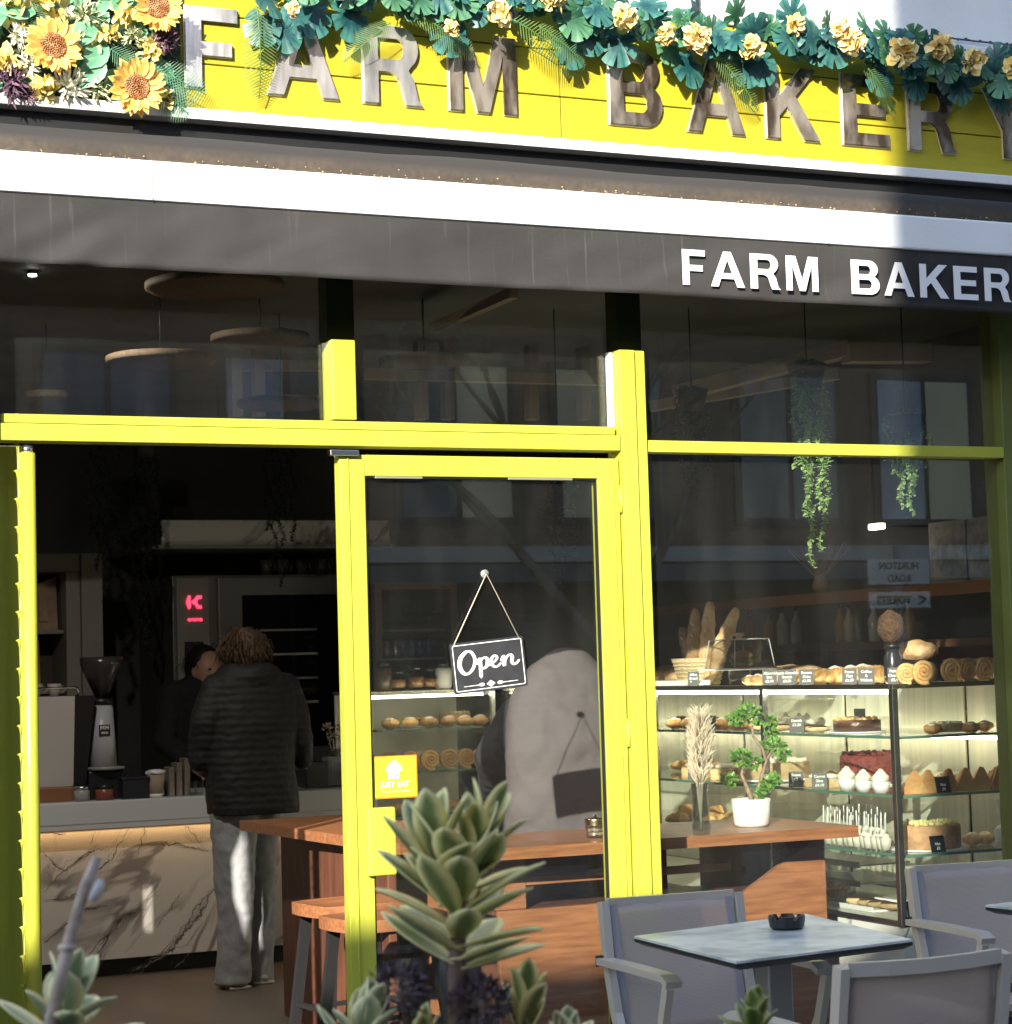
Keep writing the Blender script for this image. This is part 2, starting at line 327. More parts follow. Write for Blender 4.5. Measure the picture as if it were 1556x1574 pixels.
# bakery building (shell)
B = thing('bakery_building', 'white rendered bakery building with yellow-green shopfront and dark interior', 'building', (3, 0, 0))
build('ceiling', MB().box((-3, .1, 3.0), (9, 8, 3.1)), DARK, B)
build('back_wall', MB().box((-3, 6.6, 0), (9, 6.75, 3.0)), DARK, B)
build('side_wall', MB().box((6.35, .1, 0), (6.5, 6.6, 3.0)), DARK, B)
lw_ = MB(); lw_.box((-3, 0.02, 0), (-.455, .04, 3.0)); lw_.box((-.455, .02, 0), (-.425, .04, 2.0)); lw_.box((-.455, .02, 2.22), (-.425, .04, 3.0)); lw_.box((-.425, .02, 0), (.37, .04, 3.0)); lw_.add([(.37, .03, 0), (.45, .03, 0), (.45, .03, 1.62), (.40, .03, 1.78), (.37, .03, 1.88)], [(0, 1, 2, 3, 4)]).add([(.37, .03, 2.0), (.41, .03, 2.08), (.45, .03, 2.16), (.45, .03, 3.0), (.37, .03, 3.0)], [(0, 1, 2, 3, 4)]); lw_.box((.45, .02, 0), (1.1, .04, 3.0)); lw_.box((-3, .12, 0), (-2.9, 6.6, 3.0))  # unseen slots added to throw sun patches on customer and counter
build('front_wall', lw_, DARK, B)
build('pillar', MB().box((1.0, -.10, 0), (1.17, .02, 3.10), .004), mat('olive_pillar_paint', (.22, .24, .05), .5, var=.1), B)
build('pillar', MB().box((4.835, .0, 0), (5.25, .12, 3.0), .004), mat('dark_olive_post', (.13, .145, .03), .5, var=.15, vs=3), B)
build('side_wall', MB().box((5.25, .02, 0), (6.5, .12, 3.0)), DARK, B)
build('upper_wall', MB().box((-6, .02, 3.1), (12, .3, 7.5)), WALLW, B)
build('lintel', MB().box((-6, .12, 3.1), (12, 6.6, 3.2)), DARK, B)

# shopfront frame
S = thing('shopfront_frame', 'bright yellow-green painted timber frame dividing the shop windows above and beside the door', 'shopfront', (3, 0, 0))
def fr(name, *bx):
    m = MB()
    for a, b in bx: m.box(a, b, .003)
    return build(name, m, YEL, S)
fr('transom', ((1.22, -.02, 2.125), (3.265, .06, 2.176)), ((1.235, -.004, 2.179), (3.255, .06, 2.206)))
fr('transom', ((3.37, -.004, 2.124), (4.832, .06, 2.164)))
fr('mullion', ((2.263, -.01, 2.209), (2.343, .08, 2.462)))
fr('mullion', ((3.268, -.028, 0), (3.325, .08, 2.462)), ((3.328, -.018, 0), (3.367, .08, 2.462)))
AWN_SHADE = mat('awning_shaded_frame', (.025, .028, .012), 1., spec=.02)  # awning shade painted into the colour of the mullion tops
build('shaded_mullion_top', MB().box((2.255, .005, 2.465), (2.347, .08, 3.0), .003), AWN_SHADE, S); build('shaded_mullion_top', MB().box((3.275, .0, 2.465), (3.367, .08, 3.0), .003), AWN_SHADE, S)
fr('jamb', ((1.2, .1, 0), (1.33, .13, 2.122)))
fr('jamb', ((1.175, .085, 2.2), (1.22, .1, 3.0)))
o = build('post', MB().tube([(1.311, .0, .0), (1.311, .0, 2.09)], .024, 16), YEL, S)
build('post_cap', MB().tube([(1.311, .0, 2.088), (1.311, .0, 2.112)], .018, 12), CHROME, o)
ts = MB()
for i in range(26):
    z = .05+i*.083
    ts.add([(1.289, .012, z), (1.285, .014, z), (1.284, .016, z+.058), (1.281, .018, z+.074), (1.274, .02, z+.080), (1.282, .022, z+.083), (1.289, .022, z+.083)], [(0, 1, 2, 3, 4, 5, 6)])
build('sun_sliver_strip', ts, YEL, S, solid=.006)  # sunlit slivers beside the post, shaped as raised teeth
build('closer_plate', MB().box((2.245, -.03, 2.094), (2.34, 0, 2.112), .002), CHROME, S)
for nm, a, b in (('window_pane', (1.17, .05, 2.2), (2.253, .056, 3.0)), ('window_pane', (2.347, .05, 2.2), (3.266, .056, 3.0)), ('window_pane', (3.369, .05, 2.166), (4.834, .056, 3.0)), ('window_pane', (3.369, .05, .1), (4.834, .056, 2.122))):
    build(nm, MB().box(a, b), GLASS, S)
fr('bottom_rail', ((3.37, -.004, 0), (4.832, .06, .098)))
build('glazing_bead', MB().box((3.255, .02, 2.21), (3.266, .049, 2.46)), WHITE, S)

# door
D = thing('shop_door', 'yellow-green framed glass shop door with pull plate, closed right leaf', 'door', (2.77, 0, 0))
dl = MB(); dl.box((2.281, -.008, .02), (2.366, .04, 2.10), .003); dl.box((3.182, -.008, .02), (3.262, .04, 2.10), .003); dl.box((2.3665, -.008, 2.033), (3.1815, .04, 2.10), .003); dl.box((2.3665, -.008, .02), (3.1815, .04, .2), .003)
build('door_frame', dl, YEL, D)
dm = MB(); dm.box((2.306, -.013, .3), (2.31, -.0085, 2.095)); dm.box((3.236, -.013, .3), (3.24, -.0085, 2.095)); build('moulding', dm, YEL, D)
build('glass_pane', MB().box((2.3665, .015, .2), (3.1815, .021, 2.033)), GLASS, D)
gk = MB(); gk.box((2.367, .0, .2), (2.372, .0148, 2.033)); gk.box((3.176, .0, .2), (3.181, .0148, 2.033)); gk.box((2.3725, .0, 2.028), (3.1755, .0148, 2.0328)); gk.box((2.3725, .0, .2005), (3.1755, .0148, .206))
build('gasket', gk, BLACK, D)
sw = MB()
for z in (.83, .96): sw.lathe([(0, -.0375), (.004, -.037), (.0045, -.035)], (2.385, 0, z), 10, 'y')
for z in (.35, 1.1, 1.98): sw.lathe([(0, -.0105), (.004, -.010), (.0045, -.008)], (2.335, 0, z), 10, 'y').lathe([(0, -.0105), (.004, -.010), (.0045, -.008)], (3.21, 0, z), 10, 'y')
sw.box((2.40, -.009, 2.026), (2.56, -.002, 2.0325), .001); sw.box((2.86, -.009, 2.026), (3.09, -.002, 2.0325), .001)
build('screws', sw, mat('dull_screw', (.45, .44, .3), .4, .6), D)
hg = MB()
for z in (.4, 1.15, 1.92): hg.tube([(3.2635, -.012, z), (3.2635, -.012, z+.09)], .006, 8)
build('hinges', hg, YEL, D)
build('pull_plate', MB().box((2.335, -.035, .79), (2.432, -.012, 1.0), .008), YEL, D)

# fascia
FA = thing('fascia_board', 'bright yellow horizontal boarded fascia above the awning with white ledge', 'fascia', (3, 0, 3.1))
bd = MB()
for z0, z1 in ((3.142, 3.296), (3.300, 3.452), (3.456, 3.60)):
    for x0, x1 in ((-4, 3.078), (3.081, 9)): bd.box((x0, -.03, z0), (x1, .018, z1), .0025)
build('boarding', bd, FASC, FA)
build('ledge', MB().box((-4, -.105, 3.103), (9, .018, 3.138), .004), WHITE, FA)
build('shadow_gap_strip', MB().box((-4, -.05, 3.0), (9, .018, 3.10)), BLACK, FA)  # black strip stands in for the shadow gap beneath the ledge
build('top_trim', MB().box((-4, -.045, 3.602), (9, .018, 3.625), .003), WHITE, FA)
LB = thing('fascia_lettering', 'large raised metal letters FARM BAKERY on the yellow fascia', 'sign', (3, -.05, 3.22))
SKYREF = mat('sky_sheen_letter', (.50, .50, .50), .16, .72, col2=(.85, .83, .80), vs=6, bump=.01, bs=30, stretch=(6, 1, 1))  # pale sky reflection painted into the first letters' colour
BRKREF = mat('brick_sheen_letter', (.14, .10, .075), .14, .75, col2=(.72, .63, .53), vs=5, bump=.01, bs=30, stretch=(2.5, 1, .8), ramp=(.42, .62))  # brown street reflection painted into the other letters' colour
for ch, u0, u1 in (('F', 289, 369), ('A', 415, 523), ('R', 563, 653), ('M', 695, 797), ('B', 941, 1021), ('A', 1061, 1147), ('K', 1182, 1262), ('E', 1299, 1369), ('R', 1400, 1472), ('Y', 1516, 1590)):
    x0, x1 = atY(u0, 150, -.06).x, atY(u1, 150, -.06).x
    o = build('letter', letter(ch, x0, x1, 3.22, 3.472, -.038, .010), SKYREF if u0 < 600 else BRKREF, LB)
    build('letter_edge', letter(ch, x0-.004, x1+.004, 3.216, 3.476, -.0305, .007), mat('letter_back_plate', (.8, .74, .58), .35, .4), o)

# awning
AW = thing('awning', 'retracted charcoal awning with white front bar and hanging valance', 'awning', (3, -.26, 2.6))
P = -.29
wb = MB(); wb.box((-3, P, 2.802), (9, P+.10, 2.921), .008); build('front_bar', wb, WHITE, AW)
for X in (1.62, 3.93): build('bar_joint', MB().box((X, P-.0025, 2.803), (X+.004, P-.0005, 2.92)), mat('joint_grey', (.35, .35, .36), .6), AW)
pr = []
cl = MB(); NX = 120; prof = [(-.20, 2.917), (-.235, 2.945), (-.24, 2.975), (-.215, 3.005), (-.17, 3.025), (-.08, 3.035), (-.055, 3.03)]
vs = []; 
for i in range(NX+1):
    x = -3+12*i/NX
    for j, (y, z) in enumerate(prof):
        k = noise.noise(Vector((x*1.7, j*.6, 0)))*.008+noise.noise(Vector((x*6, j*.5, 3)))*.003
        vs.append((x, y-k, z+k*.8))
n_ = len(prof); cl.add(vs, [(i*n_+j, i*n_+j+1, (i+1)*n_+j+1, (i+1)*n_+j) for i in range(NX) for j in range(n_-1)], smooth=True)
DUST = bpy.data.materials.new('dusty_grey_fabric'); DUST.use_nodes = True
def _dust():
    n = DUST.node_tree.nodes; L = DUST.node_tree.links; b = n['Principled BSDF']; b.inputs['Roughness'].default_value = .9
    tc = n.new('ShaderNodeTexCoord'); nz = n.new('ShaderNodeTexNoise'); nz.inputs['Scale'].default_value = 45; nz.inputs['Detail'].default_value = 6; L.new(tc.outputs['Object'], nz.inputs['Vector'])
    nb = n.new('ShaderNodeTexNoise'); nb.inputs['Scale'].default_value = 3; L.new(tc.outputs['Object'], nb.inputs['Vector'])
    g = n.new('ShaderNodeSeparateXYZ'); L.new(tc.outputs['Object'], g.inputs[0])
    mr = n.new('ShaderNodeMapRange'); mr.inputs[1].default_value = .385; mr.inputs[2].default_value = .33; L.new(g.outputs[2], mr.inputs[0])
    m1 = n.new('ShaderNodeMath'); m1.operation = 'MULTIPLY'; L.new(mr.outputs[0], m1.inputs[0]); L.new(nz.outputs[0], m1.inputs[1])
    m3 = n.new('ShaderNodeMath'); m3.operation = 'MULTIPLY'; L.new(m1.outputs[0], m3.inputs[0]); L.new(nb.outputs[0], m3.inputs[1])
    r = n.new('ShaderNodeValToRGB'); r.color_ramp.elements[0].color = (.035, .031, .029, 1); r.color_ramp.elements[1].color = (.17, .13, .09, 1); r.color_ramp.elements[1].position = .5; r.color_ramp.elements[0].position = .0
    L.new(m3.outputs[0], r.inputs[0]); L.new(r.outputs[0], b.inputs['Base Color'])
_dust()
build('fabric_roll', cl, DUST, AW)
bits = MB()
for i in range(150):
    x = rnd.uniform(1.3, 5); z = 2.93+abs(rnd.gauss(0, .012)); bits.ell((x, -.232-rnd.random()*.004, z), (rnd.uniform(.001, .004),)*2+(rnd.uniform(.001, .0025),), 5, 4)
tag(build('dust_specks', bits, mat('leaf_litter', (.55, .42, .22), .8), AW), kind='stuff')
vl = MB(); NX, NZ = 360, 12; vs = []
for i in range(NX+1):
    x = -1+7.5*i/NX
    for j in range(NZ+1):
        t = j/NZ; z = 2.806-.206*t
        y = P+.012-.010*t - (.022*noise.noise(Vector((x*2.2+t*1.6, t*.8, 1)))+.007*noise.noise(Vector((x*8+t*3, t*1.5, 4))))*min(1, t*1.6)
        if x < 1.75: y -= .008*math.sin((x*.9+t*.32)*34)*t*max(0, 1-abs(x-1.42)/.3)
        if j == NZ-1: y -= .0025
        vs.append((x, y, z))
vl.add(vs, [(i*(NZ+1)+j, i*(NZ+1)+j+1, (i+1)*(NZ+1)+j+1, (i+1)*(NZ+1)+j) for i in range(NX) for j in range(NZ)], smooth=True)
VAL = mat('valance_fabric', (.024, .0225, .022), .85, col2=(.036, .0335, .0325), vs=3, bump=.15, bs=300)
def _streak(m):
    n = m.node_tree.nodes; L = m.node_tree.links; b = n['Principled BSDF']
    tc = n.new('ShaderNodeTexCoord'); mp = n.new('ShaderNodeMapping'); mp.inputs['Scale'].default_value = (60, 1, 2.2); L.new(tc.outputs['Object'], mp.inputs[0])
    nz = n.new('ShaderNodeTexNoise'); nz.inputs['Scale'].default_value = 1; nz.inputs['Detail'].default_value = 2; L.new(mp.outputs[0], nz.inputs['Vector'])
    r = n.new('ShaderNodeMapRange'); r.inputs[1].default_value = .62; r.inputs[2].default_value = .95; L.new(nz.outputs[0], r.inputs[0])
    old = b.inputs['Base Color'].links[0].from_socket; mx = n.new('ShaderNodeMixRGB'); mx.inputs[2].default_value = (.085, .08, .072, 1); L.new(r.outputs[0], mx.inputs[0]); L.new(old, mx.inputs[1]); L.new(mx.outputs[0], b.inputs['Base Color'])
_streak(VAL)
va = build('valance', vl, VAL, AW, solid=.002)
hm = MB()
for i in range(300):
    x = -1+7.5*i/300; hm.box((x, P-.014, 2.622), (x+.012, P-.0125, 2.6235))
WPR = mat('white_print', (.82, .8, .8), .7)
for ch, u0, u1 in (('F', 1048, 1083), ('A', 1091, 1143), ('R', 1152, 1198), ('M', 1207, 1256), ('B', 1307, 1350), ('A', 1357, 1403), ('K', 1412, 1456), ('E', 1464, 1501), ('R', 1511, 1552), ('Y', 1555, 1598)):
    build('printed_letter', letter(ch, atY(u0, 440, P).x, atY(u1, 440, P).x, 2.636, 2.752, P-.009, .0015), WPR, va)
build('cassette', MB().box((-3, -.20, 2.93), (9, -.06, 2.995)), BLACK, AW)

# cable on the upper wall
cb = MB(); pts = [(atY(1360+i*12, 46+i*1.35+2*noise.noise(Vector((i*.7, 0, 0))), -.0).x, .008+0*i, atY(1360+i*12, 46+i*1.35+1.5*noise.noise(Vector((i*.7, 0, 0))), 0).z) for i in range(26)]
cb.tube(pts, .0035, 6)
for p in pts[::1]:
    for k in range(2): cb.ell((p[0]+rnd.uniform(-.02, .02), .004, p[2]+rnd.uniform(-.004, .004)), (.008, .004, .004), 6, 4)
tag(build('wall_cable', cb, mat('dark_grey_cable', (.08, .075, .09), .8)), 'thin dark cable running across the shaded white wall above the garland', 'cable')

# ================================================================== GARLAND + FLOWERS
MONS = leafmat('teal_plastic_leaf', (.008, .055, .065), (.05, .18, .15), .4, (.2, 1.0), .1, noise_amt=.7)
MONS2 = leafmat('green_plastic_leaf', (.025, .10, .05), (.10, .26, .14), .4, (.2, 1.0), .1)
FROND = leafmat('palm_plastic_leaf', (.14, .25, .06), (.26, .36, .14), .5, (.2, 1.0), .2)
YFLW = mat('yellow_silk_petal', (.78, .55, .14), .7, col2=(.85, .76, .45), vs=30)
YFL2 = mat('faded_peach_petal', (.75, .50, .25), .7, col2=(.80, .70, .30), vs=26)
def monstera(mb, c, d, nrm, L):
    d = Vector(d).normalized(); nrm = Vector(nrm); nrm = (nrm-d*nrm.dot(d)).normalized(); sd = d.cross(nrm); c = Vector(c)
    out = []; N = 58
    for i in range(N+1):
        t = -math.pi+2*math.pi*i/N
        r = (.58+.30*abs(math.cos(t/2))**.7)*(1 if abs(t) < 2.75 else .55)
        if i % 8 == 4 and 6 < i < N-6: r *= .50
        x = math.sin(t)*r*.62; y = math.cos(t)*r*.75+.25
        z = -.16*(y-.25)**2-.22*abs(x)+.010*math.sin(i*1.3)+.05*math.sin(i*.43+c.x*50)*abs(x)
        out.append(c+d*y*L+sd*x*L+nrm*z*L)
    vs = [c+d*L*.2]+out
    mb.add(vs, [(0, i, i+1) for i in range(1, N+1)], [0]+[1 if (i % 4) else .5 for i in range(N+1)], True)
def frond(mb, c, d, nrm, L, w=.28, n=26, droop=.5):
    c = Vector(c); d = Vector(d).normalized(); nrm = Vector(nrm); nrm = (nrm-d*nrm.dot(d)).normalized(); p = c.copy(); pts = [p.copy()]
    for i in range(n):
        sd = d.cross(nrm); t = i/n; ll = L*w*(math.sin(math.pi*(.12+.85*t))**.7)
        for s_ in (-1, 1):
            dd = (sd*s_+d*.55).normalized(); a = p; b2 = p+dd*ll-nrm*ll*.15
            wv = d*L/n*.33
            mb.add([a-wv*.5, a+wv*.5, a+(b2-a)*.6+wv*.45, b2, a+(b2-a)*.6-wv*.45], [(0, 1, 2, 3, 4)], [0, 0, .7, 1, .7])
        q = Matrix.Rotation(-droop/n, 3, sd); d = q @ d; nrm = q @ nrm; p = p+d*L/n; pts.append(p.copy())
    mb.tube(pts, L*.007, 5)
GA = thing('leaf_garland', 'long artificial garland of teal monstera leaves and yellow flowers along the fascia top', 'garland', (3.4, -.06, 3.5))
g1, g2, g3 = MB(), MB(), MB()
def gz(x): return 3.575-.02*max(0, x-3.0)+.015*math.sin(x*5)
x = 2.06
i = 0
while x < 5.25:
    for k in range(3 if x > 2.3 else 2):
        a = rnd.uniform(0, 2*math.pi); up = rnd.random()
        c = (x+rnd.uniform(-.04, .04), -.09-rnd.random()*.09, gz(x)+rnd.uniform(-.05, .035))
        dx, dz = math.cos(a), math.sin(a)*.8-.2
        monstera(g1 if rnd.random() < .72 else g2, c, (dx, -.25, dz), (rnd.uniform(-.8, .8), -1, rnd.uniform(-.5, .9)), rnd.uniform(.06, .125))
    x += .046; i += 1
for u, v in ((405, 40), (430, 55), (455, 30), (480, 25), (540, 25), (700, 55), (870, 75), (905, 60), (1055, 100), (1165, 100), (1350, 120), (1410, 130), (1480, 140), (1530, 150), (1150, 110), (955, 70)):
    p = atY(u, v-18, -.1); monstera(g1, p, (rnd.uniform(-.5, .5), -.15, -1), (rnd.uniform(-.3, .3), -1, .3), rnd.uniform(.10, .14))
for u, v, dx, dz, L in ((590, 5, 1, .05, .32), (640, 22, .8, -.3, .25), (790, 30, 1, -.45, .30), (830, 40, 1, -.5, .22), (1100, 85, 1, -.75, .26), (1020, 33, 1, .15, .2), (1180, 60, 1, .05, .22), (395, 10, .1, -1, .28), (1330, 100, .8, -.7, .22), (600, 35, -.6, -.5, .2), (760, 10, -1, .3, .25)):
    frond(g3, atY(u, v, -.13), (dx, -.05, dz), (.1, -1, .2), L)
build('monstera_leaves', g1, MONS, GA); build('green_leaves', g2, MONS2, GA); build('palm_fronds', g3, FROND, GA)
build('garland_stem', MB().tube([(1.9+.1*i, -.07, gz(1.9+.1*i)-.01) for i in range(34)], .008, 6), MONS2, GA)
def puff(c, r, n, seed, w=.8):
    m = MB(); rr = random.Random(seed)
    for i in range(n):
        d = Vector((rr.gauss(0, 1), -abs(rr.gauss(0, 1))-.2, rr.gauss(0, 1))).normalized(); t = rr.uniform(.15, 1)
        b_ = Vector(c)+d*r*t*.55; tv = d.cross(Vector((rr.gauss(0, 1), rr.gauss(0, 1), rr.gauss(0, 1)))).normalized()
        m.leaf(b_, (d+tv*.9).normalized(), d-tv*.6, r*.62, r*w*.62, rr.uniform(-.8, .8), .3, 3)
    return m
for k, (u, v) in enumerate(((768, 22), (853, 6), (955, 27), (1014, 53), (1068, 55), (1153, 68), (1213, 42), (1296, 52), (1306, 70), (1382, 85), (1442, 80), (1497, 100), (1550, 104), (452, 12), (695, 42))):
    build('yellow_flower', puff(atY(u+rnd.uniform(-8, 8), v+rnd.uniform(-7, 7), -.175-.02*rnd.random()), rnd.uniform(.045, .066) if k < 13 else .032, 50, k, 1.1), (YFLW, YFL2)[k % 3 == 1], GA)

AR = thing('flower_arrangement', 'dense bank of artificial sunflowers and white, yellow and purple blooms left of the fascia letters', 'flower display', (1.5, -.1, 3.15))
PET = leafmat('orange_yellow_petal', (.82, .46, .10), (.90, .66, .20), .6, (.1, .7), .3)
SEED = mat('sunflower_seed_head', (.30, .10, .025), .9, col2=(.62, .34, .16), vs=60, bump=1., bs=180)
def sunflower(u, v, r, y=-.15, tilt=0):
    y = -.15
    c = atY(u, v, y); m = MB()
    for ring in range(3):
        for k in range(15):
            a = 2*math.pi*(k+ring*.37)/15+rnd.uniform(-.1, .1)
            d = Vector((math.cos(a), -.25+ring*.02-rnd.random()*.25, math.sin(a)))
            m.leaf(c+d*r*.33+Vector((0, ring*.006, 0)), d, (0, -1, 0), r*rnd.uniform(.6, .78), r*.34, rnd.uniform(-.5, .6), .35, 4)
    o = build('sunflower', m, PET, AR)
    hd = MB(); hd.lathe([(r*.46, .0), (r*.47, .012), (r*.40, .022), (r*.25, .017), (r*.18, .01), (0, .013)], c, 20, 'y'); 
    for k in range(110):
        a = k*2.4; q = r*.43*math.sqrt(k/110); hd.ell((c.x+math.cos(a)*q, c.y-.019, c.z+math.sin(a)*q), (.0035, .006, .0035), 5, 4)
    build('seed_head', hd, SEED, o)
sunflower(80, 72, .088); sunflower(208, 135, .09, -.24); sunflower(240, 12, .08, -.2)
white_p = mat('cream_silk_petal', (.78, .76, .62), .8, var=.1, vs=30); purp = mat('dusky_purple_heather', (.14, .07, .11), .9, var=.4, vs=40)
pale = mat('pale_green_heather', (.45, .5, .3), .9, var=.3, vs=40); cream = mat('pale_yellow_silk', (.82, .68, .25), .7, var=.12, vs=30)
for k, (u, v, r, m_, n, nm) in enumerate(((30, 55, .05, white_p, 60, 'cream_flower'), (20, 15, .06, cream, 30, 'yellow_flower'), (75, 8, .06, cream, 30, 'yellow_flower'), (8, 95, .055, cream, 30, 'yellow_flower'), (130, 25, .055, pale, 70, 'heather'), (98, 18, .03, white_p, 30, 'cream_flower'),
    (15, 130, .06, purp, 110, 'purple_heather'), (105, 133, .06, white_p, 80, 'cream_flower'), (65, 135, .05, cream, 40, 'yellow_flower'), (145, 65, .045, cream, 30, 'yellow_flower'), (252, 62, .05, purp, 110, 'purple_heather'), (205, 58, .04, pale, 60, 'heather'), (235, 65, .035, white_p, 50, 'cream_flower'),
    (190, 22, .05, cream, 30, 'yellow_flower'), (150, 138, .045, pale, 50, 'heather'), (258, 20, .035, purp, 70, 'purple_heather'), (120, 60, .04, white_p, 50, 'cream_flower'), (45, 100, .045, white_p, 60, 'cream_flower'), (170, 50, .035, cream, 25, 'yellow_flower'), (255, 155, .04, cream, 30, 'yellow_flower'), (230, 80, .045, cream, 30, 'yellow_flower'), (40, 145, .04, purp, 60, 'purple_heather'))):
    build(nm, puff(atY(u, v, -.10), r*1.15, n, 50+k, .8 if n < 50 else .25), m_, AR)
ag = MB()
for k in range(120):
    c = (rnd.uniform(1.05, 1.72), -.05-rnd.random()*.03, rnd.uniform(3.17, 3.68)); a = rnd.uniform(0, 6.28)
    ag.leaf(c, (math.cos(a), -.5, math.sin(a)), (0, -1, .3), rnd.uniform(.06, .11), rnd.uniform(.03, .055), .4, .3, 4)
for u, v, a in ((150, 45, 200), (160, 90, 230), (55, 20, 170), (10, 25, 190), (175, 15, 60), (135, 105, 60)):
    ag.leaf(atY(u, v, -.13), (math.cos(R(a)), -.1, math.sin(R(a))), (0, -1, .2), .12, .075, .5, .2, 5)
build('leaves', ag, leafmat('bright_silk_leaf', (.10, .30, .17), (.22, .46, .27), .5, (.2, 1), .2, noise_amt=.7), AR)
af = MB()
for u, v, dx, dz, L in ((170, 75, 1, -.6, .17), (200, 88, .8, -.6, .22), (210, 110, .9, -.6, .20), (225, 100, 1, -.35, .2), (30, 50, .5, .8, .15)):
    frond(af, atY(u, v, -.12), (dx, -.1, dz), (0, -1, .2), L, .4, 22, .3)
build('palm_fronds', af, leafmat('teal_palm', (.10, .28, .16), (.30, .45, .3), .5, (.2, 1), .2), AR)
build('backing', MB().box((.9, -.06, 3.15), (1.78, -.031, 3.68)), mat('dark_green_backing', (.03, .05, .025), .9, var=.4, vs=30, bump=1, bs=50), AR)

# ================================================================== ACROSS THE STREET (seen mirrored in the glass, and it shades the shop)
OB = thing('brick_building', 'tall brown brick building across the street with rows of windows', 'building', (10, -11, 0))
build('wall', MB().box((-4.4, -20, -.1), (2.9, -11, 13)).box((2.9, -20, -.1), (7.2, -11.0, 5.9)).box((7.2, -20, -.1), (34, -11, 13)), BRICK, OB)
PANE = mat('office_window_pane', (.10, .13, .19), .15, var=.4, vs=1.2); BLND = mat('cream_blind', (.80, .68, .46), .8); PANE2 = mat('pale_blue_pane', (.34, .40, .54), .15, var=.3, vs=2); FRM = mat('dark_window_frame', (.03, .032, .035), .5)
for r_, (z0, z1) in enumerate(((2.75, 4.1), (4.9, 6.3), (7.3, 8.7))):
    for k in range(13):
        x0 = 2.2+k*1.55+(.0 if k < 5 else .35)
        if r_ and x0 < 7.3: continue
        o = build('window', MB().box((x0-.07, -11.02, z0-.07), (x0+1.12, -10.97, z1+.07)), FRM, OB)
        build('pane', MB().box((x0, -10.975, z0), (x0+.5, -10.955, z1)), (PANE if k % 2 else PANE2) if (k*3+r_) % 4 else BLND, o); build('pane', MB().box((x0+.56, -10.975, z0), (x0+1.05, -10.955, z1)), BLND if (k+r_) % 3 == 0 else PANE, o)
for z in (2.35, 4.5, 6.8): build('string_course', MB().box((-4.4 if z < 5 else 7.2, -11.0, z), (34, -10.9, z+.14)), mat('pale_stone_band', (.5, .5, .5), .8), OB)
build('shop_canopy', MB().box((5.6, -11.0, 2.15), (19, -10.4, 2.3)), mat('slate_canopy', (.12, .13, .16), .6), OB)
sl_ = MB()
for k in range(16): sl_.box((5.9, -11.0, 1.0+k*.07), (8.2, -10.95, 1.045+k*.07))
build('shutter', sl_, mat('grey_shutter', (.09, .088, .08), .6), OB)
LBd = thing('low_building', 'low rendered building across the street beside the tall brick one', 'building', (-20, -11, 0))
build('wall', MB().box((-45, -20, -.1), (-4.42, -11, 5.7)), mat('grey_render', (.4, .39, .37), .9, var=.1), LBd)
build('door', MB().box((-9, -11.0, 0), (-8, -10.95, 2.1)), FRM, LBd)
for k in range(6): build('window', MB().box((-28+k*4, -11.0, 3.0), (-26.6+k*4, -10.96, 4.4)), PANE, LBd)
TR = thing('bare_tree', 'leafless street tree with forked trunk across the road', 'tree', (8.1, -9.4, 0))
tm = MB()
def branch(p, d, L, r, lv):
    q = p+d*L; mid = p+d*L*.5+Vector((rnd.uniform(-.05, .05), rnd.uniform(-.05, .05), 0))*L
    tm.tube([p, mid, q], [r, r*.85, r*.7], 6, False)
    if lv:
        for k in range(3 if lv > 2 else 2):
            nd = (d+Vector((rnd.uniform(-.75, .75), rnd.uniform(-.75, .75), rnd.uniform(-.15, .5)))).normalized(); branch(q, nd, L*rnd.uniform(.6, .85), r*.62, lv-1)
branch(Vector((8.1, -9.4, -.1)), Vector((0, 0, 1)), 1.5, .10, 6)
build('trunk', tm, mat('grey_bark', (.22, .19, .15), .9, var=.3, vs=12, bump=.6), TR)
SPs = thing('sign_post', 'street sign post carrying a toilets arrow sign and a road name plate', 'street sign', (0, 0, 0))
pA, pB = atY(1347, 935, 8.7), atY(1440, 908, 8.7)
cx = (pA.x+pB.x)/2; SPs.location = (cx, -8.7, -.1)
build('pole', MB().tube([(cx+.02, -8.74, -.1), (cx+.02, -8.74, 2.35)], .03, 12), ALU, SPs)
Mb = frame_M((cx, -8.688, (pA.z+pB.z)/2), (-1, 0, 0), (0, 1, 0)); hw, hh = (pB.x-pA.x)/2, (pB.z-pA.z)/2-.0
o = build('toilets_sign', MB().prism([(-hw, -hh), (hw, -hh), (hw, hh), (-hw, hh)], (), Mb @ Matrix.Translation((0, 0, -.012)), .012), WHITE, SPs)
INK = mat('black_sign_ink', (.01, .01, .01), .5)
tt = text_mb('TOILETS', hh*1.35, Mb @ Matrix.Translation((.06, -hh*.48, .001)), bold=.004)
build('lettering', tt, INK, o); build('arrow', MB().prism([(-hw+.10, -hh*.6), (-hw+.14, -hh*.6), (-hw+.075, 0), (-hw+.14, hh*.6), (-hw+.10, hh*.6), (-hw+.035, 0)], (), Mb @ Matrix.Translation((0, 0, .001)), .001), INK, o)
pC, pD = atY(1338, 898, 8.7), atY(1436, 858, 8.7); Mb2 = frame_M((cx, -8.688, (pC.z+pD.z)/2), (-1, 0, 0), (0, 1, 0)); hh2 = (pD.z-pC.z)/2
o = build('road_name_plate', MB().prism([(-hw, -hh2), (hw, -hh2), (hw, hh2), (-hw, hh2)], (), Mb2 @ Matrix.Translation((0, 0, -.012)), .012), WHITE, SPs)
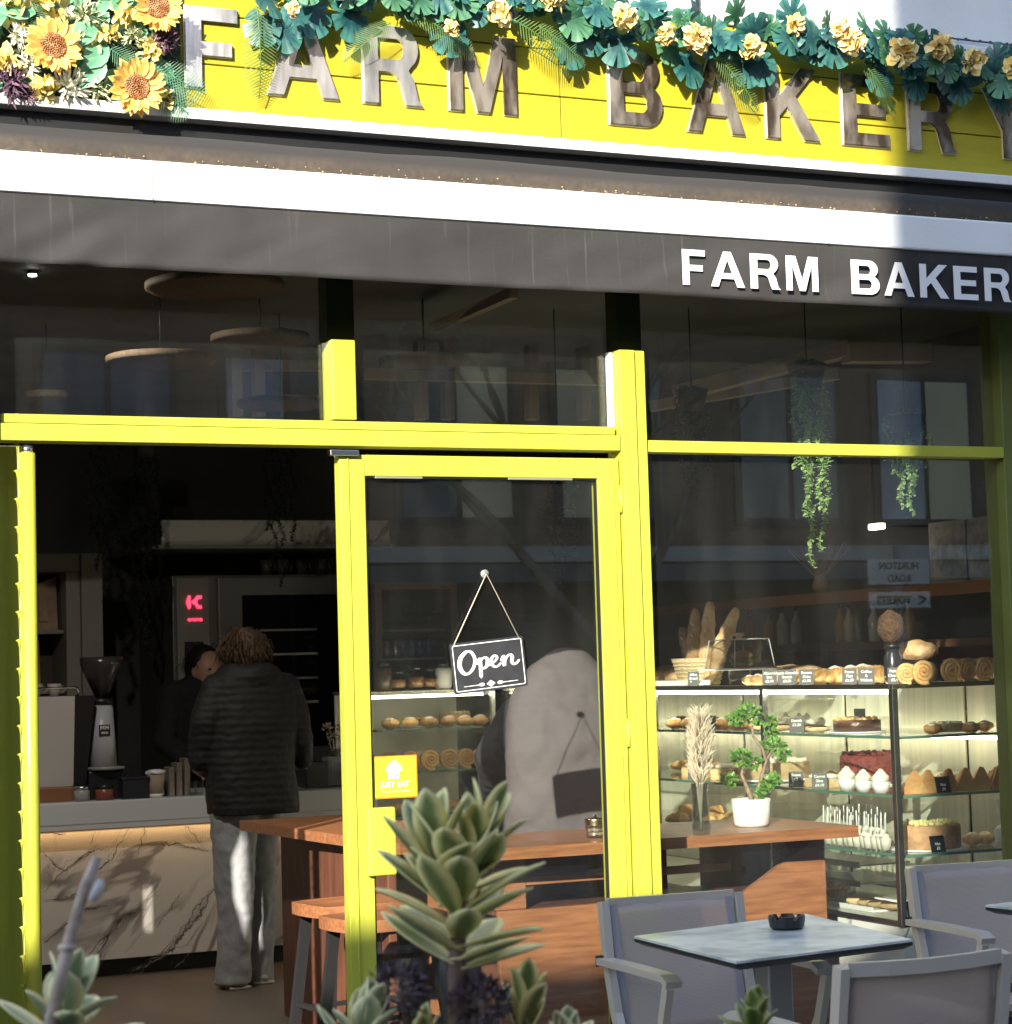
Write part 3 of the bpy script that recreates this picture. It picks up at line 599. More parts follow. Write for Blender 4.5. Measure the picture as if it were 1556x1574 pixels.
tt = text_mb('HURSTON', .085, Mb2 @ Matrix.Translation((0, .02, .001)), bold=.002); tt2 = text_mb('ROAD', .085, Mb2 @ Matrix.Translation((0, -hh2+.02, .001)), bold=.002); tt.add(tt2.v, tt2.f)
build('lettering', tt, INK, o)

# ================================================================== INTERIOR
WARM = mat('warm_led_strip', (1, .7, .35), .5, emit=(1, .62, .28), es=2.2)
CTR = thing('service_counter', 'service counter with thick white top and veined marble front lit by a warm strip', 'counter', (2.4, 3.9, 0))
build('worktop', MB().box((.2, 3.84, .738), (3.84, 4.6, .845), .006), mat('white_worktop', (.62, .63, .66), .35), CTR)
build('marble_front', MB().box((.25, 3.93, .09), (3.8, 4.0, .7)), MARB, CTR)
build('worktop_lip', MB().box((.2, 3.842, .716), (3.84, 3.858, .7375)), mat('white_worktop', (.62, .63, .66), .35), CTR)
VE = MB(); rr = random.Random(5)
def vein(pts, w):
    P_ = [Vector((atY(u, v, 3.93).x, 3.9285-len(VE.v)*1e-7, atY(u, v, 3.93).z)) for u, v in pts]; Q_ = []
    for a, b in zip(P_, P_[1:]):
        n = max(2, int((b-a).length/.012))
        for i in range(n): Q_.append(a.lerp(b, i/n)+Vector((rr.gauss(0, .004), 0, rr.gauss(0, .004))))
    Q_.append(P_[-1]); N = len(Q_); vs = []
    for i, q in enumerate(Q_):
        d = (Q_[min(i+1, N-1)]-Q_[max(i-1, 0)]).normalized(); sd = Vector((-d.z, 0, d.x)); ww = w*(.25+.75*math.sin(math.pi*(i+.5)/N))*rr.uniform(.35, 1.3); vs += [q-sd*ww, q+sd*ww*rr.uniform(.3, 1)]
    VE.add(vs, [(2*i, 2*i+1, 2*i+3, 2*i+2) for i in range(N-1)])
for pts, w in (([(205, 1505), (228, 1482), (262, 1462), (285, 1430), (305, 1410), (318, 1385), (332, 1360)], .008), ([(285, 1430), (300, 1395), (320, 1375)], .004), ([(228, 1482), (205, 1490), (190, 1505)], .003), ([(262, 1462), (290, 1450), (310, 1420)], .002),
    ([(122, 1502), (140, 1478), (158, 1455), (172, 1430), (192, 1408), (225, 1398)], .007), ([(172, 1430), (185, 1425), (205, 1405), (240, 1370)], .003), ([(158, 1455), (150, 1480), (140, 1490)], .004), ([(66, 1450), (85, 1435), (110, 1415), (130, 1398), (165, 1392)], .005), ([(66, 1385), (95, 1380), (120, 1375), (140, 1345), (172, 1320), (198, 1270)], .004),
    ([(66, 1372), (90, 1345), (115, 1325), (135, 1308), (168, 1305)], .003), ([(110, 1330), (140, 1310), (150, 1298)], .003), ([(66, 1310), (85, 1330), (105, 1340)], .003), ([(210, 1320), (218, 1290), (224, 1270)], .003), ([(138, 1300), (145, 1275)], .002), ([(230, 1300), (260, 1296), (285, 1300), (320, 1308)], .0035), ([(285, 1270), (300, 1285), (312, 1302)], .003), ([(75, 1280), (100, 1281)], .003),
    ([(240, 1425), (262, 1398), (280, 1370)], .002), ([(268, 1490), (290, 1465)], .003)):
    vein(pts, w); 
    for k in range(3): sh = rr.uniform(-9, 9); vein([(u+sh+rr.uniform(-6, 6), v+rr.uniform(-6, 6)) for u, v in pts[rr.randint(0, 1):]], w*.22)
build('veins', VE, mat('dark_marble_vein', (.055, .045, .05), .45, col2=(.28, .25, .23), vs=22), [o for o in CTR.children if o.name == 'marble_front'][0])
build('light_strip', MB().box((.3, 3.88, .724), (3.75, 3.90, .735)), WARM, CTR)
build('plinth', MB().box((.3, 4.0, 0), (3.75, 4.5, .09)), BLACK, CTR)
build('carcass', MB().box((.3, 4.01, .1), (3.75, 4.55, .73)), DARK, CTR)

GEDGE = mat('green_glass_edge', (.10, .22, .16), .15); CREAM = mat('cream_cabinet_back', (.72, .70, .56), .5, col2=(.55, .56, .46), vs=4, stretch=(1, 7, .3))
CLITE = mat('cabinet_lamp', (1, 1, .9), .5, emit=(1, .90, .66), es=4.6)
ZS = (.445, .68, .90, 1.12); TOPZ = 1.3185
def cabinet(name, label, x0, x1, y0, y1, loc, posts, along):
    T = thing(name, label, 'display cabinet', loc)
    base = build('marble_base', MB().box((x0+.01, y0+.01, 0), (x1, y1, .425)), MARB2, T)
    m = MB()
    for (x, y) in posts: m.box((x-.013, y-.013, .425), (x+.013, y+.013, 1.303), .003)
    build('posts', m, CHROME, T)
    rails = MB()
    rails.box((x0-.006, y0-.006, 1.300), (x1, y0+.016, 1.318), .002); rails.box((x0-.006, y0+.0165, 1.300), (x0+.016, y1, 1.318), .002); rails.box((x0-.006, y0-.006, .426), (x1, y0+.012, .444), .002); rails.box((x0-.006, y0+.0125, .426), (x0+.012, y1, .444), .002)
    build('rails', rails, mat('polished_rail', (.75, .74, .7), .25, 1.), T)
    build('floor_panel', MB().box((x0+.02, y0+.02, .426), (x1-.02, y1-.02, .442)), mat('cabinet_floor_tile', (.62, .6, .54), .4), T)
    build('top_glass', MB().box((x0+.017, y0+.017, 1.306), (x1, y1, 1.316)), CGLASS, T)
    for z in ZS[1:]:
        o = build('shelf', MB().box((x0+.05, y0+.03, z-.008), (x1-.05, y1-.02, z)), CGLASS, T)
        e = MB()
        e.box((x0+.046, y0+.026, z-.009), (x1-.05, y0+.0295, z+.001)); e.box((x0+.046, y0+.03, z-.009), (x0+.0495, y1-.02, z+.001)); build('shelf_edge', e, GEDGE, o)
    g = build('front_glass', MB().box((x0, y0+.03, .446), (x0+.005, y1, 1.299)) if along == 'y' else MB().box((x0+.03, y0, .446), (x1, y0+.005, 1.299)), CGLASS, T)
    g = build('end_glass', MB().box((x0+.03, y0, .446), (x1-.03, y0+.005, 1.299)) if along == 'y' else MB().box((x0, y0+.03, .446), (x0+.005, y1, 1.299)), CGLASS, T)
    bk = MB()
    if along == 'y':
        n = int((y1-y0)/.42)
        for k in range(n): a = y0+.02+k*(y1-y0-.04)/n; bk.box((x1-.02-(k % 2)*.008, a, .446), (x1-.012-(k % 2)*.008, a+(y1-y0-.04)/n-.012, 1.299))
    else: bk.box((x0, y1-.02, .446), (x1, y1-.01, 1.299))
    build('back_doors', bk, CREAM, T)
    lm = MB()
    if along == 'y': lm.box((x0+.05, y0+.1, 1.28), (x0+.075, y1-.05, 1.295)); lm.box((x1-.1, y0+.1, 1.085), (x1-.08, y1-.05, 1.10))
    else: lm.box((x0+.04, y0+.05, 1.28), (x1-.04, y0+.075, 1.295))
    build('lamp_strip', lm, CLITE, T)
    return T
cabinet('pastry_cabinet', 'long glass pastry cabinet on marble base running back from the right window', 4.6, 5.28, .42, 3.98, (4.9, 2, 0), [(4.6, .42), (4.6, 1.35), (4.6, 2.3), (4.6, 3.2), (5.27, .42)], 'y')
cabinet('rear_pastry_cabinet', 'shorter glass pastry cabinet facing the street behind the shop door', 3.87, 4.57, 4.02, 4.55, (4.2, 4.3, 0), [(3.87, 4.02), (4.56, 4.02)], 'x')

# ---- food kinds (built at the origin, base z=0)
BAKE = mat('golden_pastry', (.62, .30, .09), .45, col2=(.80, .52, .22), vs=25, bump=.4, bs=120)
BAKED = mat('brown_bread_crust', (.38, .17, .055), .6, col2=(.62, .34, .14), vs=18, bump=.5, bs=90)
CRM = mat('whipped_cream', (.85, .82, .72), .6, bump=.3, bs=80); CHOC = mat('chocolate', (.07, .03, .018), .3, var=.2, vs=20, bump=.3)
RED = mat('red_berry_sponge', (.25, .045, .04), .5, var=.4, vs=60, bump=.8, bs=120); SPG = mat('pale_sponge', (.72, .52, .27), .8, var=.15, vs=40, bump=.5, bs=200)
FLOUR = mat('floured_crust', (.50, .28, .12), .75, col2=(.78, .58, .36), vs=12, bump=.6, bs=60)
for _m in (BAKE, BAKED, SPG, FLOUR, CRM):
    n = _m.node_tree.nodes; L = _m.node_tree.links; b = n['Principled BSDF']; oi = n.new('ShaderNodeObjectInfo'); hs = n.new('ShaderNodeHueSaturation'); mr = n.new('ShaderNodeMapRange'); mr.inputs[3].default_value = .55 if _m != CRM else .85; mr.inputs[4].default_value = 1.25 if _m != CRM else 1.
    L.new(oi.outputs['Random'], mr.inputs[0]); L.new(mr.outputs[0], hs.inputs['Value'])
    if b.inputs['Base Color'].links: L.new(b.inputs['Base Color'].links[0].from_socket, hs.inputs['Color'])
    else: hs.inputs['Color'].default_value = b.inputs['Base Color'].default_value
    L.new(hs.outputs[0], b.inputs['Base Color'])
CARD = mat('black_chalk_card', (.012, .012, .013), .5); CHALK = mat('chalk_lettering', (.75, .75, .72), .8); GREENV = mat('herb_green', (.12, .25, .05), .7)
PROTO = {}; 
def proto(kind, name, cat, parts):
    o = thing(name, '', cat); o.location = (0, 0, 0)
    for pn, mb, m, *sub in parts:
        p = build(pn, mb, m, o)
    PROTO[kind] = [o, False]; return o
def place(kind, loc, label, group=None, rz=0., s=1.):
    o, used = PROTO[kind]
    if not used: PROTO[kind][1] = True; c = o; c.location = loc; c.rotation_euler = (0, 0, rz)
    else: c = copytree(o); c.location = loc; c.rotation_euler = (0, 0, rz)
    c.scale = (s, s, s); c['label'] = label
    if group: c['group'] = group
    elif 'group' in c: del c['group']
    return c
def croissant_mb():
    m = MB(); N = 22; pts = []; rs = []
    for i in range(N+1):
        t = i/N; a = -1.9+3.8*t; pts.append((math.sin(a)*.055, -math.cos(a)*.035+.02, .02+.012*math.sin(math.pi*t))); rs.append(.006+.022*math.sin(math.pi*t)**.8*(1+.13*math.sin(t*38)))
    return m.tube(pts, rs, 10)
proto('croissant', 'croissant', 'pastry', [('pastry', croissant_mb(), BAKE)])
proto('bun', 'glazed_bun', 'bun', [('bread', MB().ell((0, 0, .026), (.05, .05, .03), 14, 8, .25), BAKE), ('topping', MB().ell((0, 0, .045), (.032, .032, .014), 10, 6, .5, seed=3), CRM)])
def swirl_mb():
    m = MB(); pts = []; rs = []
    for i in range(60): a = i*.3; r = .004+.0028*a; pts.append((r*math.cos(a), -.012, .052+r*math.sin(a))); rs.append(.011)
    return m.tube(pts, rs, 6)
proto('swirl', 'pastry_swirl', 'pastry', [('pastry', swirl_mb(), BAKE), ('roll_side', MB().lathe([(0, -.05), (.048, -.045), (.052, -.0), (.04, .012), (0, .012)], (0, 0, .052), 20, 'y'), BAKED)])
proto('slice', 'cake_slice', 'cake', [('sponge', MB().add([(-.03, -.05, 0), (.03, -.05, 0), (0, .06, 0), (-.03, -.05, .045), (.03, -.05, .045), (0, .06, .045)], [(0, 1, 2), (3, 4, 5), (0, 1, 4, 3), (1, 2, 5, 4), (2, 0, 3, 5)]), SPG), ('cream', MB().ell((0, -.015, .055), (.03, .045, .015), 10, 6, .3), CRM)])
def icing(r, z):
    m = MB(); pts = [((r*(1-i/40))*math.cos(i*.55), (r*(1-i/40))*math.sin(i*.55), z+i*.0009) for i in range(36)]; return m.tube(pts, [.014*(1-i/60) for i in range(36)], 7)
proto('cupcake', 'cream_cupcake', 'cake', [('case', MB().lathe([(.022, 0), (.032, .035), (.0, .037)], n=18), WHITE), ('icing', icing(.02, .042), CRM)])
def cake_parts(r, h, m1, m2, top=None):
    rr = random.Random(int(r*1e4)); t = MB()
    for k in range(60): a = rr.uniform(0, 6.28); q = r*math.sqrt(rr.random())*.92; t.ell((q*math.cos(a), q*math.sin(a), h+.004), (rr.uniform(.006, .014),)*2+(rr.uniform(.005, .012),), 7, 5)
    return [('sponge', MB().lathe([(r, 0), (r*1.005, h*.5), (r, h*.96), (r*.95, h), (0, h)], n=36), m1), ('topping', t, top or m2), ('cake_board', MB().lathe([(r*1.2, -.006), (r*1.2, -.001), (0, -.001)], n=30), WHITE)]
proto('redcake', 'berry_cake', 'cake', cake_parts(.10, .10, RED, RED))
proto('creamcake', 'cream_cake', 'cake', cake_parts(.125, .055, SPG, CRM))
proto('choccake', 'chocolate_cake', 'cake', cake_parts(.105, .05, CHOC, BAKE))
proto('applecake', 'apple_cake', 'cake', cake_parts(.12, .085, mat('apple_sponge', (.60, .33, .17), .7, var=.2, vs=30, bump=.5), GREENV, mat('icing_topping', (.72, .68, .3), .5)))
def tri_mb():
    m = MB(); m.prism([(-.055, 0), (.055, 0), (.012, .085), (-.004, .09)], (), frame_M((0, -.014, 0), *FRONT), .006)
    return m.add([(-.05, 0, 0), (.05, 0, 0), (.0, -.004, .088), (-.05, .05, 0), (.05, .05, 0)], [(0, 1, 2), (3, 4, 2), (0, 3, 2), (1, 4, 2), (0, 1, 4, 3)])
proto('triangle', 'filled_triangle_pastry', 'pastry', [('pastry', tri_mb(), mat('toasted_pastry', (.52, .24, .09), .5, col2=(.72, .42, .17), vs=14, bump=.4)), ('filling', MB().ell((.012, .018, .035), (.03, .028, .035), 10, 6, .3), SPG)])
proto('eclair', 'chocolate_eclair', 'pastry', [('bun', MB().ell((0, 0, .018), (.025, .07, .018), 12, 8), SPG), ('chocolate_top', MB().ell((0, 0, .028), (.019, .06, .012), 12, 6), CHOC)])
proto('dessert', 'dessert_cup', 'dessert', [('cup', MB().lathe([(.018, 0), (.026, .055), (.024, .055), (.016, .003)], n=16), CGLASS), ('cream', MB().lathe([(.0, .003), (.0165, .004), (.024, .048), (.01, .062), (0, .066)], n=14), CRM), ('spoon', MB().tube([(.004, 0, .05), (-.008, .004, .145)], .0028, 6), WHITE)])
proto('loaf', 'crusty_loaf', 'bread', [('crust', MB().ell((0, 0, .05), (.075, .12, .052), 18, 12, .18), FLOUR)])
proto('roll', 'bread_roll', 'bread', [('crust', MB().ell((0, 0, .028), (.045, .045, .03), 14, 9, .2, seed=2), BAKED)])
proto('sandwich', 'filled_sandwich', 'sandwich', [('bread', MB().ell((0, 0, .045), (.055, .04, .02), 14, 8, .1).ell((0, 0, .015), (.055, .04, .015), 14, 8, .1), BAKED), ('filling', MB().ell((0, 0, .028), (.06, .044, .010), 16, 6, .6, seed=5), GREENV)])
proto('tray', 'serving_tray', 'tray', [('tray', MB().box((-.15, -.11, 0), (.15, .11, .008), .003).box((-.15, -.112, .008), (.15, -.104, .02)).box((-.15, .104, .008), (.15, .112, .02)), WHITE)])
ORD = ['first', 'second', 'third', 'fourth', 'fifth', 'sixth', 'seventh', 'eighth', 'ninth', 'tenth', 'eleventh', 'twelfth', 'thirteenth', 'fourteenth', 'fifteenth', 'sixteenth', 'seventeenth', 'eighteenth', 'nineteenth', 'twentieth']
def row(kind, us, v, X, z, desc, where, group, rz=math.pi/2, s=1., jit=.012, y=None):
    us = list(us); n = len(us)
    for k, u in enumerate(us):
        Y = atX(u, v, X).y; place(kind, (X+rnd.uniform(-jit, jit), Y, z), f"{desc}, {ORD[k]} from left {where}" if n > 1 else f"{desc} {where}", group, rz+rnd.uniform(-.3, .3), s*rnd.uniform(.92, 1.08))
FS = 1.0
SH = ('on the long cabinet floor', 'on the lower long cabinet shelf', 'on the middle long cabinet shelf', 'on the top long cabinet shelf')
row('bun', (1040, 1064, 1108, 1135, 1160), 1125, 4.76, ZS[3]+.001, 'pale cream topped bun', SH[3], 'cream buns on the top cabinet shelf', s=.85)
row('eclair', (1180, 1200, 1245, 1262), 1125, 4.76, ZS[3]+.001, 'pale log pastry with chocolate top', SH[3], 'log pastries on the top cabinet shelf', s=.8)
place('choccake', (4.82, atX(1318, 1120, 4.82).y, ZS[3]+.007), 'dark chocolate cake with nutty topping on the top glass shelf by the corner post', rz=0, s=.9)
row('slice', (1060, 1085, 1108, 1135), 1195, 4.76, ZS[2]+.001, 'cream topped cake wedge', SH[2], 'cake wedges on the middle cabinet shelf')
place('creamcake', (4.88, atX(1190, 1190, 4.88).y, ZS[2]+.012), 'wide flat cake heaped with white cream on the middle glass shelf', rz=0, s=1.25)
place('redcake', (4.98, atX(1335, 1180, 4.98).y, ZS[2]+.007), 'tall dark red berry cake on the middle glass shelf behind white cupcakes', rz=0, s=1.15)
row('cupcake', (1302, 1330, 1358), 1210, 4.70, ZS[2]+.001, 'white iced cupcake', 'on the middle cabinet shelf', 'white cupcakes', s=1.15)
row('dessert', [1268+k*8.6 for k in range(12)], 1300, 4.70, ZS[1]+.001, 'white dessert cup with upright spoon', 'in the front row', 'dessert cups with spoons, front row', jit=.006)
row('dessert', [1272+k*8.6 for k in range(11)], 1300, 4.83, ZS[1]+.001, 'white dessert cup with upright spoon', 'in the back row', 'dessert cups with spoons, back row', jit=.006)
row('croissant', (1040, 1085, 1120), 1270, 4.76, ZS[1]+.001, 'small golden croissant', SH[1], 'croissants on the lower shelf')
place('tray', (4.78, atX(1345, 1418, 4.78).y, .4425), 'flat white tray of chocolate striped pastries on the cabinet floor by the corner post', rz=math.pi/2)
row('eclair', (1322, 1338, 1354, 1370), 1410, 4.74, .452, 'golden pastry finger striped with chocolate', 'on the floor tray of the cabinet', 'chocolate striped pastry fingers', rz=0.5, s=.8)
# end section (seen through the window-facing glass)
def atzy(u, v, z): return atZ(u, v, z)
for k, u in enumerate((1404, 1424, 1455, 1482, 1507, 1531, 1550)):
    p = atY(u, 1220, .52); place('triangle', (p.x, .52, ZS[2]+.001), f"toasted triangular pastry standing upright, {ORD[k]} of 7 from the corner post", 'upright triangular pastries', rnd.uniform(-.3, .3), 1.0)
p = atY(1460, 1185, .72); place('creamcake', (p.x, .74, ZS[2]+.01), 'round cake covered in white frosting behind the triangular pastries', rz=0, s=.75)
p = atY(1455, 1130, .62); place('creamcake', (p.x, .62, ZS[3]+.007), 'pale iced cake glowing under the lamp on the top shelf of the window end', rz=0, s=.55)
p = atY(1432, 1310, .6); place('applecake', (p.x, .62, ZS[1]+.007), 'tall brown apple cake with green topping on the lower shelf of the window end', rz=0, s=1.05)
for k, u in enumerate((1540, 1552)):
    p = atY(u, 1300, .55); place('dessert', (p.x, .55, ZS[1]+.001), f"white dessert cup with spoon beyond the apple cake, {ORD[k]} from the left", 'dessert cups at the window end', 0, 1.2)
for k, (u, z) in enumerate(((1500, ZS[1]), (1520, ZS[1]))):
    p = atY(u, 1300, .62); place('bun', (p.x, .64, z+.001), f"small bun right of the apple cake, {ORD[k]} from the left", 'buns beside the apple cake', 0, .8)
# rear cabinet contents
k = 0
for sh, (z, kind, desc) in enumerate(((ZS[3], 'bun', 'small golden topped bun'), (ZS[2], 'swirl', 'round pastry swirl'), (ZS[1], 'croissant', 'golden croissant'))):
    for j, u in enumerate((600, 630, 660, 690, 715, 738)):
        p = atY(u, 1120, 4.2); place(kind, (p.x, 4.2, z+.001), f"{desc}, {ORD[j]} from left, {('top', 'middle', 'lower')[sh]} shelf of rear cabinet", f"{kind} row in the rear cabinet", rnd.uniform(-.4, .4), .95)
for j, u in enumerate((640, 700)):
    p = atY(u, 1120, 4.38); place('applecake' if j else 'choccake', (p.x, 4.38, ZS[3]+.007), ('dark cake at the back of the top shelf of the rear cabinet' if not j else 'tall apple cake at the back of the top shelf of the rear cabinet'), rz=0, s=.7)

row('roll', (1050, 1075, 1100, 1128, 1155), 1125, 5.0, ZS[3]+.001, 'dark round roll', 'back row, top cabinet shelf', 'back row rolls on the top shelf', s=.8)
row('croissant', (1046, 1070, 1098, 1126), 1195, 5.0, ZS[2]+.001, 'golden croissant', 'back row, middle cabinet shelf', 'back row croissants', s=.9)
row('slice', (1148, 1250, 1272), 1195, 4.74, ZS[2]+.001, 'small cream wedge', 'beside the wide cream cake', 'cream wedges beside the wide cake', s=.8)
row('croissant', (1060, 1096, 1122, 1150, 1186), 1125, 4.88, ZS[3]+.001, 'small flaky croissant', 'middle row, top cabinet shelf', 'middle row croissants', s=.75)
row('cupcake', (1190, 1208, 1226, 1244), 1125, 5.02, ZS[3]+.001, 'cream cupcake', 'back row, top cabinet shelf', 'back row cupcakes', s=.8)
row('bun', (1190, 1212, 1236, 1280), 1270, 4.9, ZS[1]+.001, 'golden bun', 'behind the pot on the lower shelf', 'buns on the lower shelf', s=.8)
row('swirl', (1060, 1102, 1140, 1170), 1270, 4.95, ZS[1]+.001, 'pastry swirl', 'back row, lower cabinet shelf', 'back row swirls on the lower shelf', s=.75)
row('roll', (1215, 1230, 1330), 1195, 4.92, ZS[2]+.056, 'dark roll', 'behind the wide cream cake', 'rolls behind the cream cake', s=.6) if False else None
row('bun', (1312, 1326), 1045, 4.84, TOPZ, 'tall golden bun', 'behind the ampersand card', 'buns behind the ampersand card', s=1.25)
row('loaf', (1215, 1240), 1045, 4.98, TOPZ, 'brown loaf', 'at the back of the cabinet top', 'loaves at the back of the cabinet top', s=.75)
row('croissant', (1196, 1226), 1045, 4.74, TOPZ, 'golden croissant', 'behind the widest chalk card', 'croissants behind the widest card', s=.9)
for k, u in enumerate((1425, 1470, 1505, 1540)):
    p = atY(u, 1130, .62); place('bun', (p.x, .58 if k != 1 else .52, ZS[3]+.001), f"small bun at the window end top shelf, {ORD[k]} from left", 'buns at the window end top shelf', 0, .7)
for k, u in enumerate((1410, 1490, 1530)):
    p = atY(u, 1410, .6); place('eclair', (p.x, .6, .4435), f"chocolate topped pastry on the window end floor, {ORD[k]} from left", 'chocolate pastries at the window end', .6*k, .9)
for k, (u, X, z, lab) in enumerate(((1235, 4.95, ZS[3], 'clear plastic cake box on the top cabinet shelf behind the log pastries'), (1110, 4.95, ZS[1], 'clear plastic cake box on the lower cabinet shelf behind the croissants'), (1210, 4.85, ZS[1], 'clear plastic box of pale cakes on the lower cabinet shelf behind the bonsai'), (1300, 5.0, ZS[2], 'clear plastic box behind the white cupcakes on the middle shelf'))):
    Y = atX(u, 1100, X).y; t = thing('cake_box', lab, 'box', (X, Y, z+.001), 'clear plastic cake boxes')
    build('cover', MB().box((X-.09, Y-.12, z+.008), (X+.09, Y+.12, z+.13), .01), CGLASS, t); build('base', MB().box((X-.095, Y-.125, z+.001), (X+.095, Y+.125, z+.0075), .002), WHITE, t)
    cm_ = MB()
    for q in range(6): cm_.ell((X-.05+.05*(q % 3), Y-.05+.1*(q//3), z+.03), (.022, .035, .022), 10, 7, .2, seed=q)
    build('cakes', cm_, (CRM, BAKE, SPG, BAKED)[k], t)
# price cards
def card(loc, w, h, lines, label, face=(0, -1, 0), lean=.25):
    o = thing('price_card', label, 'price card', loc, 'black chalk price cards')
    f = Vector(face).normalized(); z = (f+Vector((0, 0, lean))).normalized(); x = Vector((0, 0, 1)).cross(f).normalized(); M = frame_M(loc, x, z)
    build('card', MB().prism([(-w/2, 0), (w/2, 0), (w/2, h), (-w/2, h)], (), M, .002), CARD, o)
    t = MB()
    for i, s_ in enumerate(lines):
        q = text_mb(s_, h*.24, M @ Matrix.Translation((0, h*(.70-.27*i), .0025)), .0002, .0005); t.add(q.v, q.f)
    build('chalk_writing', t, CHALK, o); return o
TOPZ = 1.3185
for k, (u, w, lines, lab) in enumerate(((1066, .05, ('Olive', 'Bread'), 'blank looking chalk card beneath the lit board left of the domed sandwich stand'), (1183, .06, ('Almond', 'Bun', '£2.80'), 'narrow chalk card just right of the dome stand, first of the group of three'), (1210, .075, ('Apple Crumble', 'Danish', '£3.50'), 'widest chalk card with three lines right of the dome stand'), (1240, .058, ('Banana', 'Cake', '£1.80'), 'chalk card reading 1.80 left of the cream topped pastries'),
    (1306, .056, ('Pecan', 'Plait', '£2.80'), 'slanted chalk card before the pile of golden pastries'), (1332, .062, ('Coffee', '&', 'Walnut', ), 'chalk card with an ampersand in front of the golden pastries'), (1377, .058, ('Pain au', 'Chocolat', '£2.40'), 'chalk card left of the pastry swirls by the corner post'))):
    Y = atX(u, 1045, 4.64).y; card((4.64, Y, TOPZ), w*1.0, .062, lines, lab, (-.75, -1, 0))
for u, v, X, z, lines, lab in ((1090, 1120, 4.68, ZS[3], ('', ''), 'pale reflecting price card on the top shelf behind the dried grass'), (1225, 1120, 4.68, ZS[3], ('Danish', '£3.20'), 'chalk price card on the top glass shelf right of the bonsai'),
    (1068, 1195, 4.68, ZS[2], ('Tart', '£3.00'), 'chalk price card on the middle shelf left of the bonsai'), (1224, 1205, 4.67, ZS[2], ('Scone', '£2'), 'chalk price card in front of the wide cream cake'), (1260, 1205, 4.67, ZS[2], ('Carrot', 'Slice', '£4.10'), 'chalk price card between the cream cake and the white cupcakes'),
    (1240, 1400, 4.7, ZS[0], ('Cookie', '£2'), 'small chalk card on the cabinet floor left of the glass bowl')):
    card((X, atX(u, v, X).y, z+.001), .06, .065, lines, lab, (-.75, -1, 0))
for u, v, z, lab in ((1452, 1220, ZS[2], 'chalk card among the upright triangular pastries'), (1444, 1318, ZS[1], 'chalk card in front of the apple cake at the window end'), (1408, 1415, ZS[0], 'black card on the cabinet floor just right of the corner post'), (1322, 1105, ZS[3], 'dark card tucked in the chocolate cake topping')):
    if u == 1322: card((4.80, atX(u, v, 4.8).y, z+.058), .045, .04, ('', ''), lab, (-.75, -1, 0))
    else: p = atY(u, v, .47); card((p.x, .47, z+.001), .065, .062, ('', 'Nut', '£3'), lab)

# on top of the long cabinet
def top(u, v=1040, X=4.75): return (X, atX(u, v, X).y, TOPZ)
c = top(1138, X=4.78); st = thing('cake_dome_stand', 'clear domed cover with wooden knob on a raised white tray', 'cake stand', c)
build('tray', MB().box((c[0]-.12, c[1]-.16, TOPZ+.062), (c[0]+.12, c[1]+.16, TOPZ+.070), .003), WHITE, st)
build('feet', MB().tube([(c[0], c[1], TOPZ), (c[0], c[1], TOPZ+.062)], .05, 16), CGLASS, st)
dv = MB(); zt = TOPZ+.0705
for a in (0,): dv.add([(c[0]-.10, c[1]-.13, zt), (c[0]+.10, c[1]-.13, zt), (c[0]+.10, c[1]+.13, zt), (c[0]-.10, c[1]+.13, zt), (c[0]-.085, c[1]-.11, zt+.125), (c[0]+.085, c[1]-.11, zt+.125), (c[0]+.085, c[1]+.11, zt+.125), (c[0]-.085, c[1]+.11, zt+.125)], [(0, 1, 5, 4), (1, 2, 6, 5), (2, 3, 7, 6), (3, 0, 4, 7), (4, 5, 6, 7)])
build('clear_cover', dv, glassmat('dome_plastic', (.86, .86, .84), .07), st)
er = MB()
for a, b in ((0, 1), (1, 2), (2, 3), (3, 0), (4, 5), (5, 6), (6, 7), (7, 4), (0, 4), (1, 5), (2, 6), (3, 7)): er.tube([dv.v[a], dv.v[b]], .0022, 5)
build('cover_rim', er, mat('clear_plastic_rim', (.5, .5, .48), .1), st)
build('knob', MB().lathe([(.012, 0), (.01, .012), (.026, .016), (.026, .028), (0, .03)], (c[0], c[1], zt+.125), 16), mat('pale_wood', (.6, .42, .24), .5), st)
place('sandwich', (c[0], c[1]-.02, zt+.001), 'filled brown roll with green salad under the clear dome', s=1.15, rz=1.4)
place('sandwich', (4.72, c[1]+.05, TOPZ+.001), 'orange filled roll on the cabinet top beneath the raised tray', s=.9, rz=1.2) if False else None
row('bun', (1150, 1168), 1045, 4.68, TOPZ, 'golden bun', 'beneath the raised dome tray', 'buns beneath the dome tray', s=.72)
row('croissant', (1256, 1272, 1290), 1045, 4.72, TOPZ, 'flaky golden pastry dusted with white', 'between the chalk cards', 'flaky pastries between the chalk cards', s=1.05)
row('bun', (1262, 1284), 1045, 4.86, TOPZ, 'cream topped bun behind the flaky pastries', 'on the cabinet top', 'buns behind the flaky pastries', s=1.1)
row('loaf', (1345, ), 1045, 4.80, TOPZ, 'tall pale floured loaf', 'on the cabinet top', None, s=.72)
row('croissant', (1340, 1358), 1045, 4.70, TOPZ+.0, 'large golden croissant', 'before the floured loaf', 'croissants before the loaf', s=1.1)
row('swirl', (1398, 1422), 1045, 4.68, TOPZ, 'glazed pastry swirl', 'left of the dark jar', 'swirls left of the dark jar', s=.78, rz=-math.pi/4)
for k, u in enumerate((1462, 1487, 1512, 1538)):
    p = atY(u, 1040, .6); place('swirl', (p.x, .6+.0, TOPZ), f"glazed pastry swirl, {ORD[k]} of 4 right of the dark jar", 'swirls right of the dark jar', rnd.uniform(-.2, .2), .85)
